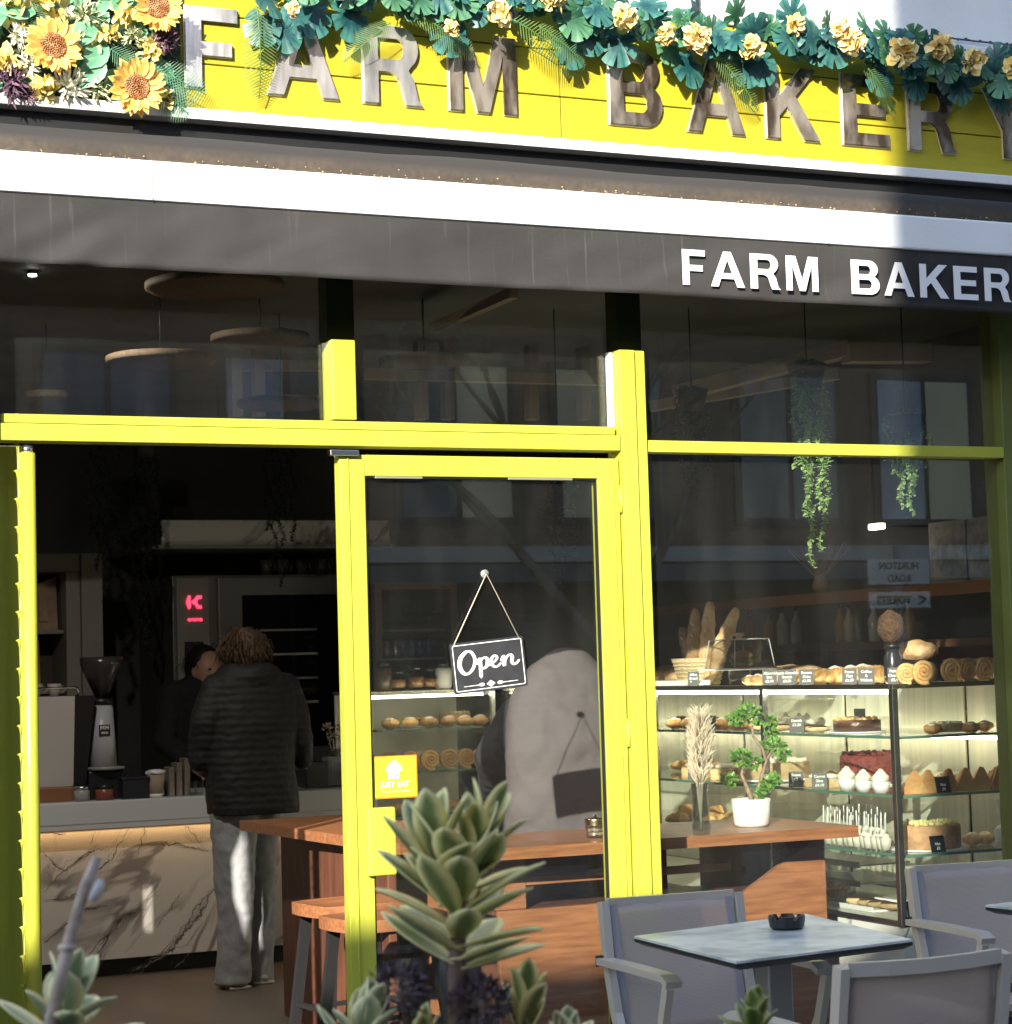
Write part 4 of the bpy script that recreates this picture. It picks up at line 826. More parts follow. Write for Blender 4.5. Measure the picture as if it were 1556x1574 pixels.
for k, u in enumerate((1475, 1500, 1525, 1548)):
    p = atY(u, 1040, .85); place('roll', (p.x, .85, TOPZ), f"dark bread roll behind the swirls, {ORD[k]} of 4 from the left", 'rolls behind the swirls', 0, 1.5)
c = top(1410, X=4.92); bx = thing('black_bread_box', 'low black box carrying a crusty loaf behind the swirls', 'box', c)
build('box', MB().box((c[0]-.07, c[1]-.12, TOPZ), (c[0]+.07, c[1]+.12, TOPZ+.08), .004), BLACK, bx); build('label_strip', MB().box((c[0]-.073, c[1]-.08, TOPZ+.05), (c[0]-.0705, c[1]+.02, TOPZ+.07)), WHITE, bx)
place('loaf', (c[0], c[1], TOPZ+.081), 'crusty golden loaf lying on the black box by the corner post', s=.8, rz=.3)
c = (4.70, .56, TOPZ); jr = thing('dark_jar', 'dark lidded jar topped by a round woven ball at the cabinet corner', 'jar', c)
build('jar', MB().lathe([(.03, 0), (.034, .01), (.034, .10), (.026, .115), (.026, .13), (0, .13)], c, 20), mat('dark_glass_jar', (.03, .03, .035), .2), jr); build('lid', MB().lathe([(.03, 0), (.03, .02), (0, .022)], (c[0], c[1], c[2]+.1305), 20), BLACK, jr)
tag(build('woven_ball', MB().ell((4.74, .62, TOPZ+.215), (.052, .052, .065), 18, 12, .1), mat('woven_wicker', (.10, .05, .025), .8, var=.4, vs=60, bump=1., bs=120), loc=(4.74, .62, TOPZ+.15)), 'tan wicker ball standing on the dark jar at the cabinet corner', 'ornament')
build('cover', MB().lathe([(.012, .0), (.012, .03), (0, .03)], (4.74, .62, TOPZ+.13), 10), BLACK, jr)
# bread basket with baguettes, boards
c = top(1075, X=4.78); bk = thing('bread_basket', 'pale wicker basket holding upright baguettes', 'basket', c)
bm_ = MB(); bm_.lathe([(.085, 0), (.11, .10), (.12, .12), (.112, .12), (.10, .10), (.08, .006), (0, .006)], c, 28, sy=1.25); build('basket', bm_, mat('pale_wicker', (.72, .56, .33), .8, var=.35, vs=50, bump=1., bs=90, stretch=(1, 1, 4)), bk)
wv = MB()
for i in range(7): wv.tube([(c[0]+math.cos(a*.3)*(.088+.004*i), c[1]+math.sin(a*.3)*(.088+.004*i)*1.25, c[2]+.008+i*.016) for a in range(21)], .004, 5, closed=True)
build('weave', wv, MATS['pale_wicker'], bk)
for k, (u, dx, dy, L, lab) in enumerate(((1062, .0, -.05, .33, 'tallest slender baguette, left one in the wicker basket'), (1082, .03, -.04, .36, 'scored baguette in the middle of the wicker basket'), (1098, .05, -.20, .32, 'baguette leaning far to the right in the wicker basket'), (1070, -.03, .08, .25, 'short dark baguette leaning left in the wicker basket'))):
    q = top(u, X=4.78+(k % 2)*.03-.02); b0 = Vector((q[0], q[1]*.6+c[1]*.4, TOPZ+.012)); d = Vector((dx, dy, L)); N = 14
    m = MB().tube([b0+d*(i/N) for i in range(N+1)], [.006+.030*math.sin(math.pi*min(1, max(.0, (i/N)*.93+.05)))**.5*(1+.10*math.sin(i*2.6)) for i in range(N+1)], 10)
    t = thing('baguette', lab, 'bread', b0, 'baguettes in the wicker basket'); build('crust', m, FLOUR, t)
    sc_ = MB()
    for i in range(4): pc = b0+d*(.35+.15*i)+Vector((-.022, -.012, 0)); sc_.tube([pc+Vector((0, -.014, -.012)), pc+Vector((-.004, 0, 0)), pc+Vector((0, .014, .012))], .003, 5)
    build('score_marks', sc_, CRM, t)
for u, lab, w in ((1024, 'pale sliced loaf at the left end of the cabinet top against the mullion', .9), (1046, 'floured loaf between the sliced loaf and the wicker basket', .8)):
    place('loaf', top(u, X=4.8), lab, s=w, rz=.2)
c = top(1035, X=4.68); bd_ = thing('serving_board', 'low white serving board at the left of the cabinet top', 'board', c)
build('board', MB().box((c[0]-.05, c[1]-.25, TOPZ), (c[0]+.05, c[1]+.25, TOPZ+.022), .004), WHITE, bd_); build('handle', MB().tube([(c[0], c[1]-.25, TOPZ+.012), (c[0], c[1]-.30, TOPZ+.012)], .008, 8), WHITE, bd_)
c = (4.8, atX(1290, 1400, 4.8).y, .4425); gb = thing('glass_bowl', 'round clear glass bowl of biscuits on the cabinet floor', 'bowl', c)
build('bowl', MB().lathe([(.03, 0), (.07, .03), (.075, .08), (.05, .11), (.046, .108), (.07, .08), (.065, .032), (0, .006)], c, 24), CGLASS, gb)
bi = MB()
for k in range(18): bi.ell((c[0]+rnd.uniform(-.035, .035), c[1]+rnd.uniform(-.035, .035), .465+rnd.random()*.04), (.018, .018, .008), 8, 5, rot=Matrix.Rotation(rnd.uniform(-1, 1), 3, 'X'))
build('biscuits', bi, BAKED, gb)
for k, (z, nm) in enumerate(((.51, 'lower'), (.585, 'upper'))):
    c = (4.95, atX(1290, 1380, 4.95).y, z); t = thing('metal_tray', f'{nm} of two stacked steel trays inside the cabinet base', 'tray', c, 'stacked steel trays')
    build('tray', MB().box((c[0]-.12, c[1]-.35, z), (c[0]+.12, c[1]+.3, z+.008), .002), STEEL, t); build('rim', MB().box((c[0]-.125, c[1]-.35, z-.006), (c[0]-.1205, c[1]+.3, z+.018)), STEEL, t)
    build('side_rails', MB().box((c[0]+.121, c[1]-.3, .443), (c[0]+.13, c[1]-.28, z+.01)).box((c[0]+.121, c[1]+.25, .443), (c[0]+.13, c[1]+.27, z+.01)), STEEL, t)

# shelving on the right side wall
SHV = thing('wall_shelving', 'tall brown bread shelving against the side wall behind the cabinet', 'shelving', (6.2, 3.2, 0))
BRW = mat('brown_shelf_board', (.13, .062, .03), .55, var=.2, vs=5, stretch=(8, 1, 8))
build('back_panel', MB().box((6.31, .9, .6), (6.34, 5.6, 1.46)), BRW, SHV)
for z in (1.0, 1.46, 1.72): build('shelf', MB().box((6.0, .9, z), (6.305, 5.6, z+.035)), BRW, SHV)
build('uprights', MB().box((6.01, .9, 0), (6.3, .94, .995)).box((6.01, 3.0, 0), (6.3, 3.04, .995)).box((6.01, 5.5, 0), (6.3, 5.54, .995)).box((6.01, 3.0, 1.036), (6.3, 3.04, 1.455)).box((6.01, .9, 1.036), (6.3, .94, 1.455)).box((6.01, .9, 1.496), (6.3, .94, 1.715)).box((6.01, 5.5, 1.496), (6.3, 5.54, 1.715)), BLACK, SHV)
build('ledge_trim', MB().box((5.985, .9, 1.70), (5.998, 5.6, 1.757)), mat('warm_wood_trim', (.33, .15, .06), .5), SHV)
for k, (u, c_, lab) in enumerate(((1460, (.5, .48, .45), 'left framed grey drawing leaning on the upper wall shelf'), (1518, (.46, .46, .44), 'right framed grey drawing leaning on the upper wall shelf'))):
    Y = atX(u, 870, 6.15).y; t = thing('framed_picture', lab, 'picture', (6.15, Y, 1.758)); w = .16
    build('frame', MB().box((6.15, Y-w, 1.758), (6.165, Y+w, 2.06), .003), mat('pale_frame', (.5, .48, .44), .6), t)
    build('print', MB().box((6.146, Y-w+.02, 1.78), (6.149, Y+w-.02, 2.04)), mat('grey_print', (.30, .29, .28), .7, col2=(.6, .58, .55), vs=14), t)
bc = [((.5, .25, .06), 'amber'), ((.08, .2, .06), 'green'), ((.6, .6, .55), 'clear'), ((.35, .03, .02), 'red'), ((.7, .5, .3), 'tan')]
for k, (u, ci) in enumerate(((1180, 0), (1200, 2), (1222, 2), (1290, 0), (1304, 4), (1318, 1), (1342, 2), (1372, 3), (1395, 4), (1150, 3))):
    Y = atX(u, 900, 6.12).y; cc = (6.12, Y, 1.4965); t = thing('bottle', f"{bc[ci][1]} bottle, {ORD[k]} placed along the middle shelf of the side wall shelving", 'bottle', cc, 'bottles on the side wall shelving')
    build('glass', MB().lathe([(.03, 0), (.032, .01), (.032, .11), (.012, .15), (.012, .18), (0, .18)], cc, 14), mat('bottle_'+bc[ci][1], bc[ci][0], .15, spec=.8), t); build('cap', MB().lathe([(.014, 0), (.014, .02), (0, .021)], (cc[0], cc[1], cc[2]+.1805), 10), BLACK, t)
Y = atX(1262, 900, 6.1).y; t = thing('dried_flower_vase', 'small pot with a fan of dried tan grasses on the side shelving', 'vase', (6.1, Y, 1.758))
build('vase', MB().lathe([(.03, 0), (.045, .04), (.03, .09), (.034, .10), (.028, .098), (.0, .01)], (6.1, Y, 1.758), 18), mat('tan_pot', (.5, .34, .2), .6), t)
m = MB()
for k in range(70): a = rnd.gauss(0, .5); b_ = rnd.gauss(0, .3); m.tube([(6.1, Y, 1.82), (6.1+b_*.06, Y+a*.09, 1.90), (6.1+b_*.12, Y+a*.2, 1.98+rnd.random()*.04)], .0022, 4)
build('grasses', m, mat('dried_grass', (.55, .36, .16), .9), t)
for k, (u, v) in enumerate(((1230, 975), (1400, 970), (1500, 960))):
    Y = atX(u, 960, 6.1).y; place('loaf', (6.12, Y, 1.036), f"dark loaf in the side shelving, {ORD[k]} from the left", 'loaves in the side shelving', rnd.random(), 1.3)

# back of shop
OV = thing('combi_oven', 'large grey combi oven with a red lit display and dark glass door', 'oven', (3.8, 5.7, 0))
GREY = mat('oven_grey_steel', (.22, .215, .205), .4, .5)
build('body', MB().box((3.30, 5.64, .0), (4.45, 6.4, 2.0), .006), GREY, OV)
pn = build('control_panel', MB().box((3.32, 5.615, 1.0), (3.51, 5.638, 1.985), .003), mat('panel_steel', (.32, .30, .28), .35, .4), OV)
build('screen', MB().box((3.36, 5.609, 1.30), (3.47, 5.614, 1.62)), BLACK, pn)
REDL = mat('red_display', (.3, 0, 0), .5, emit=(1, .02, .05), es=1.9)
M0 = frame_M((3.425, 5.612, 1.845), *FRONT)
dg = MB(); dg.prism([(-.052, .0), (-.038, .04), (-.026, .035), (-.026, -.03), (-.038, -.04)], (), M0, .002); dg.prism([(-.018, .006), (.0, .02), (.012, .036), (.04, .036), (.038, .02), (.02, .018), (.008, .0), (.02, -.018), (.036, -.02), (.04, -.036), (.012, -.036), (.0, -.014), (-.018, -.006)], (), M0, .002)
build('red_symbol', dg, REDL, pn)
dg = MB()
for k in range(5): dg.prism([(-.042+.017*k, -.105+.004*(k % 2)), (-.029+.017*k, -.108), (-.028+.017*k, -.094), (-.041+.017*k, -.092)], (), M0, .002)
build('red_text', dg, REDL, pn)
dr = build('door', MB().box((3.56, 5.60, .9), (4.40, 5.638, 1.985), .006), GREY, OV)
build('door_glass', MB().box((3.70, 5.594, 1.0), (4.28, 5.599, 1.88)), mat('oven_glass', (.01, .01, .012), .05), dr)
build('handle', MB().tube([(3.62, 5.55, 1.1), (3.62, 5.55, 1.7)], .012, 10), STEEL, dr)
rk = MB()
for k in range(4): rk.box((3.8, 5.588, 1.25+k*.14), (4.15, 5.593, 1.262+k*.14))
build('rack_bars', rk, STEEL, dr)
HB = thing('marble_bulkhead', 'narrow marble fronted bulkhead shelf above the oven', 'shelf', (3.8, 5.6, 2.15))
build('front', MB().box((3.22, 5.55, 2.17), (4.6, 5.57, 2.31)), MARB, HB); build('board', MB().box((3.15, 5.5, 2.145), (4.6, 6.58, 2.168)), mat('grey_board', (.25, .24, .23), .6), HB)
for k, X in enumerate((3.9, 4.0, 4.12, 4.24)):
    t = thing('mug', f"dark mug on top of the oven, {ORD[k]} of 4 from the left", 'mug', (X, 5.75, 2.001), 'mugs on the oven')
    build('cup', MB().lathe([(.03, 0), (.038, .09), (.034, .09), (.027, .005)], (X, 5.75, 2.001), 14), mat('dark_mug', (.08, .075, .07), .4), t); build('handle', MB().tube([(X+.034, 5.75, 2.02), (X+.06, 5.75, 2.04), (X+.038, 5.75, 2.08)], .005, 6), MATS['dark_mug'], t)
CBn = thing('white_wall_cabinet', 'white framed open wall cabinet at the back left of the shop', 'cabinet', (2.5, 5.6, 0))
wc = mat('off_white_cabinet', (.34, .32, .29), .5)
build('frame', MB().box((2.0, 5.5, 2.02), (2.74, 5.9, 2.12), .003).box((2.66, 5.5, 1.0), (2.74, 5.9, 2.018), .003).box((2.742, 5.48, 1.02), (2.86, 5.9, 2.12), .003), wc, CBn)
build('inner_back', MB().box((2.0, 5.88, 1.0), (2.66, 5.9, 2.018)), mat('brown_inner', (.12, .08, .06), .7), CBn)
for z in (1.35, 1.68): build('shelf', MB().box((2.0, 5.55, z), (2.655, 5.87, z+.02)), wc, CBn)
build('legs', MB().box((2.68, 5.5, 0), (2.74, 5.9, .998)), DARK, CBn)
for k, (X, Z) in enumerate(((2.55, 1.70), (2.45, 1.37))):
    t = thing('paper_parcel', ('folded tan paper parcel on the upper shelf of the white cabinet', 'tan paper parcel on the lower shelf of the white cabinet')[k], 'parcel', (X, 5.7, Z)); 
    m = MB().add([(X-.1, 5.6, Z+.001), (X+.09, 5.62, Z+.001), (X+.09, 5.8, Z+.001), (X-.1, 5.8, Z+.001), (X-.07, 5.63, Z+.24), (X+.09, 5.66, Z+.30), (X+.08, 5.78, Z+.28), (X-.08, 5.78, Z+.25)], [(0, 1, 5, 4), (1, 2, 6, 5), (2, 3, 7, 6), (3, 0, 4, 7), (4, 5, 6, 7), (3, 2, 1, 0)])
    build('wrap', m, mat('kraft_paper', (.5, .34, .22), .8, var=.2, bump=.5, bs=20), t); build('fold', MB().box((X-.02, 5.601, Z+.05), (X+.03, 5.611, Z+.20)), MATS['kraft_paper'], t)

# coffee machine and grinder on the counter
ZC = .8455
CMc = thing('espresso_machine', 'white sided espresso machine at the left end of the counter', 'coffee machine', (2.1, 4.1, ZC))
m = MB(); pf = [(.0, 0.06), (.42, .06), (.48, .50), (.0, .50)]
m.add([(x, y, z) for x in (1.75, 2.34) for y, z in ((3.98, ZC+.07), (4.40, ZC+.07), (4.40, ZC+.5), (3.92, ZC+.5))]+[], [(0, 1, 2, 3), (4, 5, 6, 7), (0, 1, 5, 4), (1, 2, 6, 5), (2, 3, 7, 6), (3, 0, 4, 7)])
build('body', m, mat('white_enamel', (.55, .52, .5), .35), CMc)
build('side_panel', MB().add([(2.345, 3.98, ZC+.07), (2.345, 4.42, ZC+.02), (2.345, 4.44, ZC+.5), (2.345, 3.93, ZC+.5), (2.40, 3.98, ZC+.07), (2.40, 4.42, ZC+.02), (2.44, 4.44, ZC+.5), (2.44, 3.93, ZC+.5)], [(0, 1, 2, 3), (4, 5, 6, 7), (0, 1, 5, 4), (1, 2, 6, 5), (2, 3, 7, 6), (3, 0, 4, 7)]), BLACK, CMc)
build('drip_tray', MB().box((1.75, 3.96, ZC), (2.34, 4.4, ZC+.068), .004), mat('copper_base', (.35, .16, .08), .4, .5), CMc)
build('cup_rail', MB().tube([(1.8, 3.95, ZC+.54), (2.36, 3.95, ZC+.54)], .006, 8).tube([(2.36, 3.95, ZC+.5), (2.36, 3.95, ZC+.54)], .006, 8), CHROME, CMc)
for k, X in enumerate((2.08, 2.18, 2.27)):
    t = thing('coffee_cup', f"white cup on the espresso machine, {ORD[k]} from the left", 'cup', (X, 4.05, ZC+.501), 'cups on the espresso machine')
    build('cup', MB().lathe([(.02, 0), (.035, .06), (.032, .06), (.018, .004)], (X, 4.05, ZC+.501), 14), mat('ivory_cup', (.4, .36, .33), .4), t); build('handle', MB().tube([(X+.03, 4.04, ZC+.515), (X+.052, 4.03, ZC+.53), (X+.033, 4.04, ZC+.55)], .004, 6), MATS['ivory_cup'], t)
gx, gy = 2.50, 4.05; GR = thing('coffee_grinder', 'coffee grinder with dark hopper and white body beside the espresso machine', 'grinder', (gx, gy, ZC))
build('body', MB().lathe([(.07, .14), (.062, .30), (.052, .45), (0, .452)], (gx, gy, ZC), 24), mat('grinder_white', (.42, .43, .48), .35), GR)
build('base', MB().box((gx-.09, gy-.09, ZC), (gx+.09, gy+.12, ZC+.138), .01), BLACK, GR)
build('collar', MB().lathe([(.055, 0), (.055, .03), (0, .03)], (gx, gy, ZC+.453), 20), BLACK, GR)
build('hopper', MB().lathe([(.03, 0), (.10, .16), (.103, .20), (.098, .2), (.03, .02)], (gx, gy, ZC+.484), 24), mat('smoked_plastic', (.045, .04, .037), .2), GR)
build('dosing_tray', MB().lathe([(.09, 0), (.095, .015), (.0, .015)], (gx, gy-.05, ZC+.14), 20), mat('tray_grey', (.3, .28, .27), .4), GR)
M0 = frame_M((gx-.004, gy-.0625, ZC+.33), *FRONT)
lp = build('badge', MB().prism([(-.027, -.027), (.027, -.027), (.027, .027), (-.027, .027)], (), M0 @ Matrix.Translation((0, 0, .0)), .004), BLACK, GR)
t_ = text_mb('MM', .028, M0 @ Matrix.Translation((0, .003, .0045)), bold=.0006); t2_ = text_mb('MINI', .016, M0 @ Matrix.Translation((0, -.018, .0045)), bold=.0004); t_.add(t2_.v, t2_.f); build('badge_lettering', t_, CHALK, lp)
for k, (u, w, h, col, lab, kind) in enumerate(((125, .075, .07, (.35, .34, .33), 'squat steel lidded jar between the espresso machine and grinder', 'jar'), (160, .09, .07, (.25, .07, .04), 'small red brown tin in front of the grinder', 'tin'), (205, .13, .09, (.02, .022, .03), 'dark square box beside the takeaway cup', 'box'))):
    p = atY(u, 1232, 3.94); t = thing('counter_'+kind, lab, kind, (p.x, 3.93, ZC))
    if kind == 'box': build('box', MB().box((p.x-w/2, 3.88, ZC), (p.x+w/2, 3.98, ZC+h), .004), mat('m_'+kind, col, .4), t); build('lid', MB().box((p.x-w/2-.003, 3.877, ZC+h+.001), (p.x+w/2+.003, 3.983, ZC+h+.014), .003), mat('m_'+kind, col, .4), t)
    else: build('body', MB().lathe([(w/2, 0), (w/2, h*.7), (w/2*.9, h*.75), (0, h*.75)], (p.x, 3.93, ZC), 20), mat('m_'+kind, col, .35), t); build('lid', MB().lathe([(w/2*.95, 0), (w/2*.95, h*.25), (0, h*.27)], (p.x, 3.93, ZC+h*.76), 20), STEEL if kind == 'jar' else BLACK, t)
p = atY(239, 1228, 3.92); t = thing('takeaway_cup', 'tan paper takeaway cup with crumpled white lining left of the customer', 'cup', (p.x, 3.92, ZC))
build('cup', MB().lathe([(.035, 0), (.046, .11), (.043, .11), (.03, .005)], (p.x, 3.92, ZC), 20), mat('tan_card_cup', (.32, .24, .18), .7), t); build('white_band', MB().lathe([(.0355, .0), (.037, .018), (.0362, .018), (.0345, 0)], (p.x, 3.92, ZC+.0005), 20), WHITE, t)
build('paper_lining', MB().ell((p.x, 3.92, ZC+.118), (.05, .05, .018), 14, 6, .8, seed=4), WHITE, t)
for k, u in enumerate((262, 274, 286)):
    p = atY(u, 1228, 3.97); t = thing('paper_bag', f"upright folded paper bag on the counter, {ORD[k]} of 3 from the left", 'bag', (p.x, 3.97, ZC), 'paper bags on the counter')
    build('bag', MB().box((p.x-.015, 3.93, ZC), (p.x+.012, 4.03, ZC+.14+.02*k), .003), mat('bag_paper', (.22, .18, .15), .8, var=.2), t); build('fold', MB().box((p.x-.016, 3.926, ZC+.12), (p.x+.0, 3.9295, ZC+.137)), mat('bag_paper', (0, 0, 0)), t)
for k, u in enumerate((296, 306)):
    p = atY(u, 1228, 3.93); t = thing('glass_tumbler', f"small clear tumbler beside the paper bags, {ORD[k]} of 2", 'glass', (p.x, 3.93, ZC), 'tumblers on the counter')
    build('glass', MB().lathe([(.02, 0), (.025, .07), (.023, .07), (.018, .005)], (p.x, 3.93, ZC), 14), CGLASS, t); build('base', MB().lathe([(.018, .0), (.018, .004), (0, .004)], (p.x, 3.93, ZC+.0055), 14), mat('thick_glass', (.4, .4, .38), .1), t)
p = atY(520, 1205, 4.05); t = thing('glass_flower_vase', 'rounded clear vase of mixed flowers on the counter by the door frame', 'vase', (p.x, 4.05, ZC))
build('vase', MB().lathe([(.03, 0), (.055, .05), (.055, .11), (.035, .17), (.04, .19), (.036, .188), (.03, .17), (.05, .11), (.0, .008)], (p.x, 4.05, ZC), 22), glassmat('vase_glass', (.8, .82, .8), .12), t)
fl = MB(); 
for k in range(16): a = rnd.uniform(0, 6.28); r_ = rnd.random()*.09; fl.add(puff((p.x-.02+r_*math.cos(a), 4.05+.5*r_*math.sin(a), ZC+.25+rnd.uniform(-.04, .06)), .022, 12, 100+k).v, puff((0, 0, 0), .022, 12, 100+k).f); fl.tube([(p.x, 4.05, ZC+.02), (p.x+r_*math.cos(a)*.9, 4.05+.5*r_*math.sin(a), ZC+.24)], .002, 4)
build('flowers', fl, mat('mixed_pale_flowers', (.22, .17, .10), .8, col2=(.42, .36, .28), vs=40), t)
p = atY(490, 1208, 4.1); t = thing('card_reader_box', 'ribbed dark till box right of the customer on the counter', 'till', (p.x, 4.1, ZC))
build('box', MB().box((p.x-.10, 4.0, ZC), (p.x+.02, 4.2, ZC+.13), .004), BLACK, t); rb = MB()
for k in range(9): rb.box((p.x+.022+k*.008, 4.0, ZC+.01), (p.x+.026+k*.008, 4.1, ZC+.15))
build('ribs', rb, mat('rib_grey', (.25, .25, .26), .5), t)
build('rib_base', MB().box((p.x+.0205, 3.995, ZC), (p.x+.10, 4.15, ZC+.009)), BLACK, t)

# brown framed glass unit behind the rear cabinet
RF = thing('bottle_fridge', 'brown framed glass front drinks unit standing behind the rear cabinet', 'fridge', (4.2, 5.0, 0))
BRF = mat('brown_frame', (.12, .085, .07), .5)
a, b = atY(572, 897, 4.9), atY(705, 1150, 4.9); m = MB(); m.box((a.x, 4.86, a.z-.035), (b.x, 4.93, a.z), .003); m.box((b.x-.04, 4.86, .0), (b.x, 4.93, a.z-.0355), .003); m.box((a.x, 4.86, 0), (a.x+.04, 4.93, a.z-.0355), .003)
build('frame', m, BRF, RF); build('cabinet_back', MB().box((a.x, 5.3, 0), (b.x, 5.33, a.z)), DARKG, RF)
build('door_glass', MB().box((a.x+.041, 4.89, .2), (b.x-.041, 4.895, a.z-.036)), CGLASS, RF)
for z in (1.30, 1.48, 1.64): build('shelf', MB().box((a.x+.041, 4.95, z), (b.x-.041, 5.29, z+.012)), mat('grey_shelf', (.2, .2, .2), .4), RF)
for k in range(7):
    X = a.x+.08+k*.052; cc = (X, 5.05, 1.4925); t = thing('drink_can', f"{'blue' if k > 2 else 'silver'} drink can, {ORD[k]} of 7 from the left in the drinks unit", 'can', cc, 'cans in the drinks unit')
    build('can', MB().lathe([(.02, 0), (.024, .006), (.024, .09), (.02, .098), (0, .097)], cc, 14), mat('blue_can', (.04, .07, .2), .35, .3) if k > 2 else STEEL, t); build('tab', MB().box((X-.006, 5.045, 1.4925+.0985), (X+.006, 5.055, 1.4925+.1)), STEEL, t)

# ceiling pieces
def pendant(u, v, wpx, Y, lab):
    c = atY(u, v, Y); s_ = (CAM-c).length/3300; r = wpx*s_/2
    t = thing('disc_pendant', lab, 'pendant', (c.x, c.y, c.z), 'round woven pendant shades')
    build('shade', MB().lathe([(0, -.012), (r*.97, -.014), (r, -.008), (r, .012), (r*.96, .016), (0, .018)], c, 40), DISC, t)
    build('cord', MB().tube([(c.x, c.y, c.z+.018), (c.x, c.y, 2.999)], .004, 6), BLACK, t)
for a in ((400, 520, 150, 2.0, 'largest round tan pendant shade, upper right in the left window'), (247, 553, 165, 2.2, 'wide tan pendant shade in the middle of the left window'), (432, 620, 134, 2.6, 'lowest round pendant shade beside the first mullion'), (72, 608, 62, 3.1, 'small round pendant shade at the far left window edge'), (652, 555, 140, 2.1, 'round tan pendant shade behind the centre window'), (330, 440, 210, 1.6, 'highest round pendant shade just under the awning valance')): pendant(*a)
def batten(pts, w, h, lab, grp='pale ceiling battens'):
    m = MB(); 
    for (u0, v0, Y0, u1, v1, Y1) in pts: m.bar(atY(u0, v0, Y0), atY(u1, v1, Y1), w, h)
    o = build('ceiling_batten', m, BATTEN, loc=atY(pts[0][0], pts[0][1], pts[0][2])); tag(o, lab, 'batten', grp)
batten([(1040, 605, 2.6, 1310, 535, 1.8)], .07, .07, 'long sloping pale batten rising to the boxed beam in the right window')
batten([(1000, 625, 3.0, 1290, 575, 2.4)], .06, .05, 'lower sloping pale batten crossing the right window')
batten([(1300, 543, 1.8, 1425, 543, 1.75)], .1, .085, 'short thick boxed pale beam high in the right window')
batten([(665, 505, 2.2, 790, 450, 1.2)], .04, .04, 'thin diagonal batten beneath the valance in the centre window')
batten([(560, 575, 3.2, 945, 585, 3.0)], .05, .05, 'horizontal batten across the centre window')
for k, u in enumerate((645, 685, 815, 895, 1155, 1255, 1410)):
    batten([(u, 455, 3.2, u+3, 645 if u < 1000 else 540, 3.2)], .07, .05, f"upright hanging pale batten, {ORD[k]} from the left behind the upper windows")
for k, u in enumerate((360, 395)):
    batten([(u, 470, 3.4, u+3, 640, 3.4)], .06, .05, f"upright batten in the left upper window, {ORD[k]} of two")
batten([(355, 562, 3.45, 500, 562, 3.45)], .05, .05, 'horizontal batten behind the low pendant shade in the left window')
t = thing('downlight', 'small lit white ceiling downlight at the upper left under the valance', 'downlight', (0, 0, 0)); c = atY(50, 424, 1.9); t.location = (c.x, 1.9, c.z)
build('lens', MB().lathe([(0, 0), (.016, 0), (.016, .006), (0, .006)], c, 16), mat('downlight_lens', (1, 1, 1), .5, emit=(1, .95, .85), es=12), t); build('housing', MB().lathe([(.022, .007), (.022, .05), (0, .05)], c, 16), BLACK, t); build('stem', MB().tube([(c.x, c.y, c.z+.05), (c.x, c.y, 2.999)], .01, 6), BLACK, t)
t = thing('linear_lamp', 'short bright warm lamp glowing above the side shelving', 'lamp', (0, 0, 0)); c = atX(1348, 809, 6.0); t.location = c
build('diffuser', MB().box((c.x-.02, c.y-.045, c.z-.015), (c.x+.02, c.y+.045, c.z+.012), .004), mat('lamp_warm', (1, .9, .7), .5, emit=(1, .9, .7), es=6), t); build('bracket', MB().box((c.x+.021, c.y-.02, c.z-.005), (6.34, c.y+.02, c.z+.008)), BLACK, t)

# hanging plants
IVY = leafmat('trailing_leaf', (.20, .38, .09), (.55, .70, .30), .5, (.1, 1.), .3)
DIVY = leafmat('dimmed_leaf', (.012, .022, .012), (.03, .045, .02), .7, (.1, 1.), .1)  # indoor dimness painted in: darker copy of the trailing leaf colour
def hanging(cx, cy, ztop, strands, lab, pot=True, seed=1, n=26):
    rr = random.Random(seed); t = thing('hanging_plant', lab, 'hanging plant', (cx, cy, ztop))
    build('pot', MB().lathe([(.05, -.09), (.075, 0), (.07, 0), (.04, -.08)], (cx, cy, ztop), 20), mat('dark_pot', (.04, .035, .03), .7), t)
    build('cord', MB().tube([(cx, cy, ztop-.02), (cx, cy, 2.999)], .003, 5), BLACK, t)
    m = MB(); st = MB()
    for (dx, dy, L) in strands:
        p = Vector((cx+dx*.4, cy+dy*.4, ztop+.01)); pts = [p.copy()]; k = int(L*95)
        for i in range(k):
            tt = i/k; p = Vector((cx+dx*(.4+.6*min(1, tt*4))+.012*math.sin(i*.35+dx*40), cy+dy*(.4+.6*min(1, tt*4)), ztop+.02-L*tt)); pts.append(p.copy())
            for j in range(3):
                a = rr.uniform(0, 6.28); m.leaf(p, (math.cos(a), math.sin(a), rr.uniform(-.5, .5)), (0, -.4, 1), rr.uniform(.016, .034)*(1-.3*tt), .014, rr.uniform(-.5, 1.5), .2, 3)
        st.tube(pts, .0018, 4)
    build('trailing_leaves', m, IVY, t); build('stems', st, IVY, t)
c = atY(1240, 560, .55)
S1 = [(-.07+.02*k, rnd.uniform(-.05, .05), L) for k, L in enumerate((.42, .52, .64, .80, .74, .60))]+[(.06, -.02, .50), (.075, .02, .56), (.09, .03, .48), (.02, .04, .58)]
hanging(c.x, .55, atY(1240, 560, .55).z, S1, 'long trailing sunlit green plant hanging in the right window', seed=3)
c = atY(1392, 640, .7)
hanging(c.x, .7, c.z, [(-.05, 0, .26), (-.02, .02, .36), (.0, -.02, .42), (.03, .0, .34), (.06, .02, .28), (-.07, .03, .2), (.085, -.02, .22), (.01, .05, .38), (-.035, -.05, .3)], 'short bushy green plant hanging at the right of the window', seed=5)
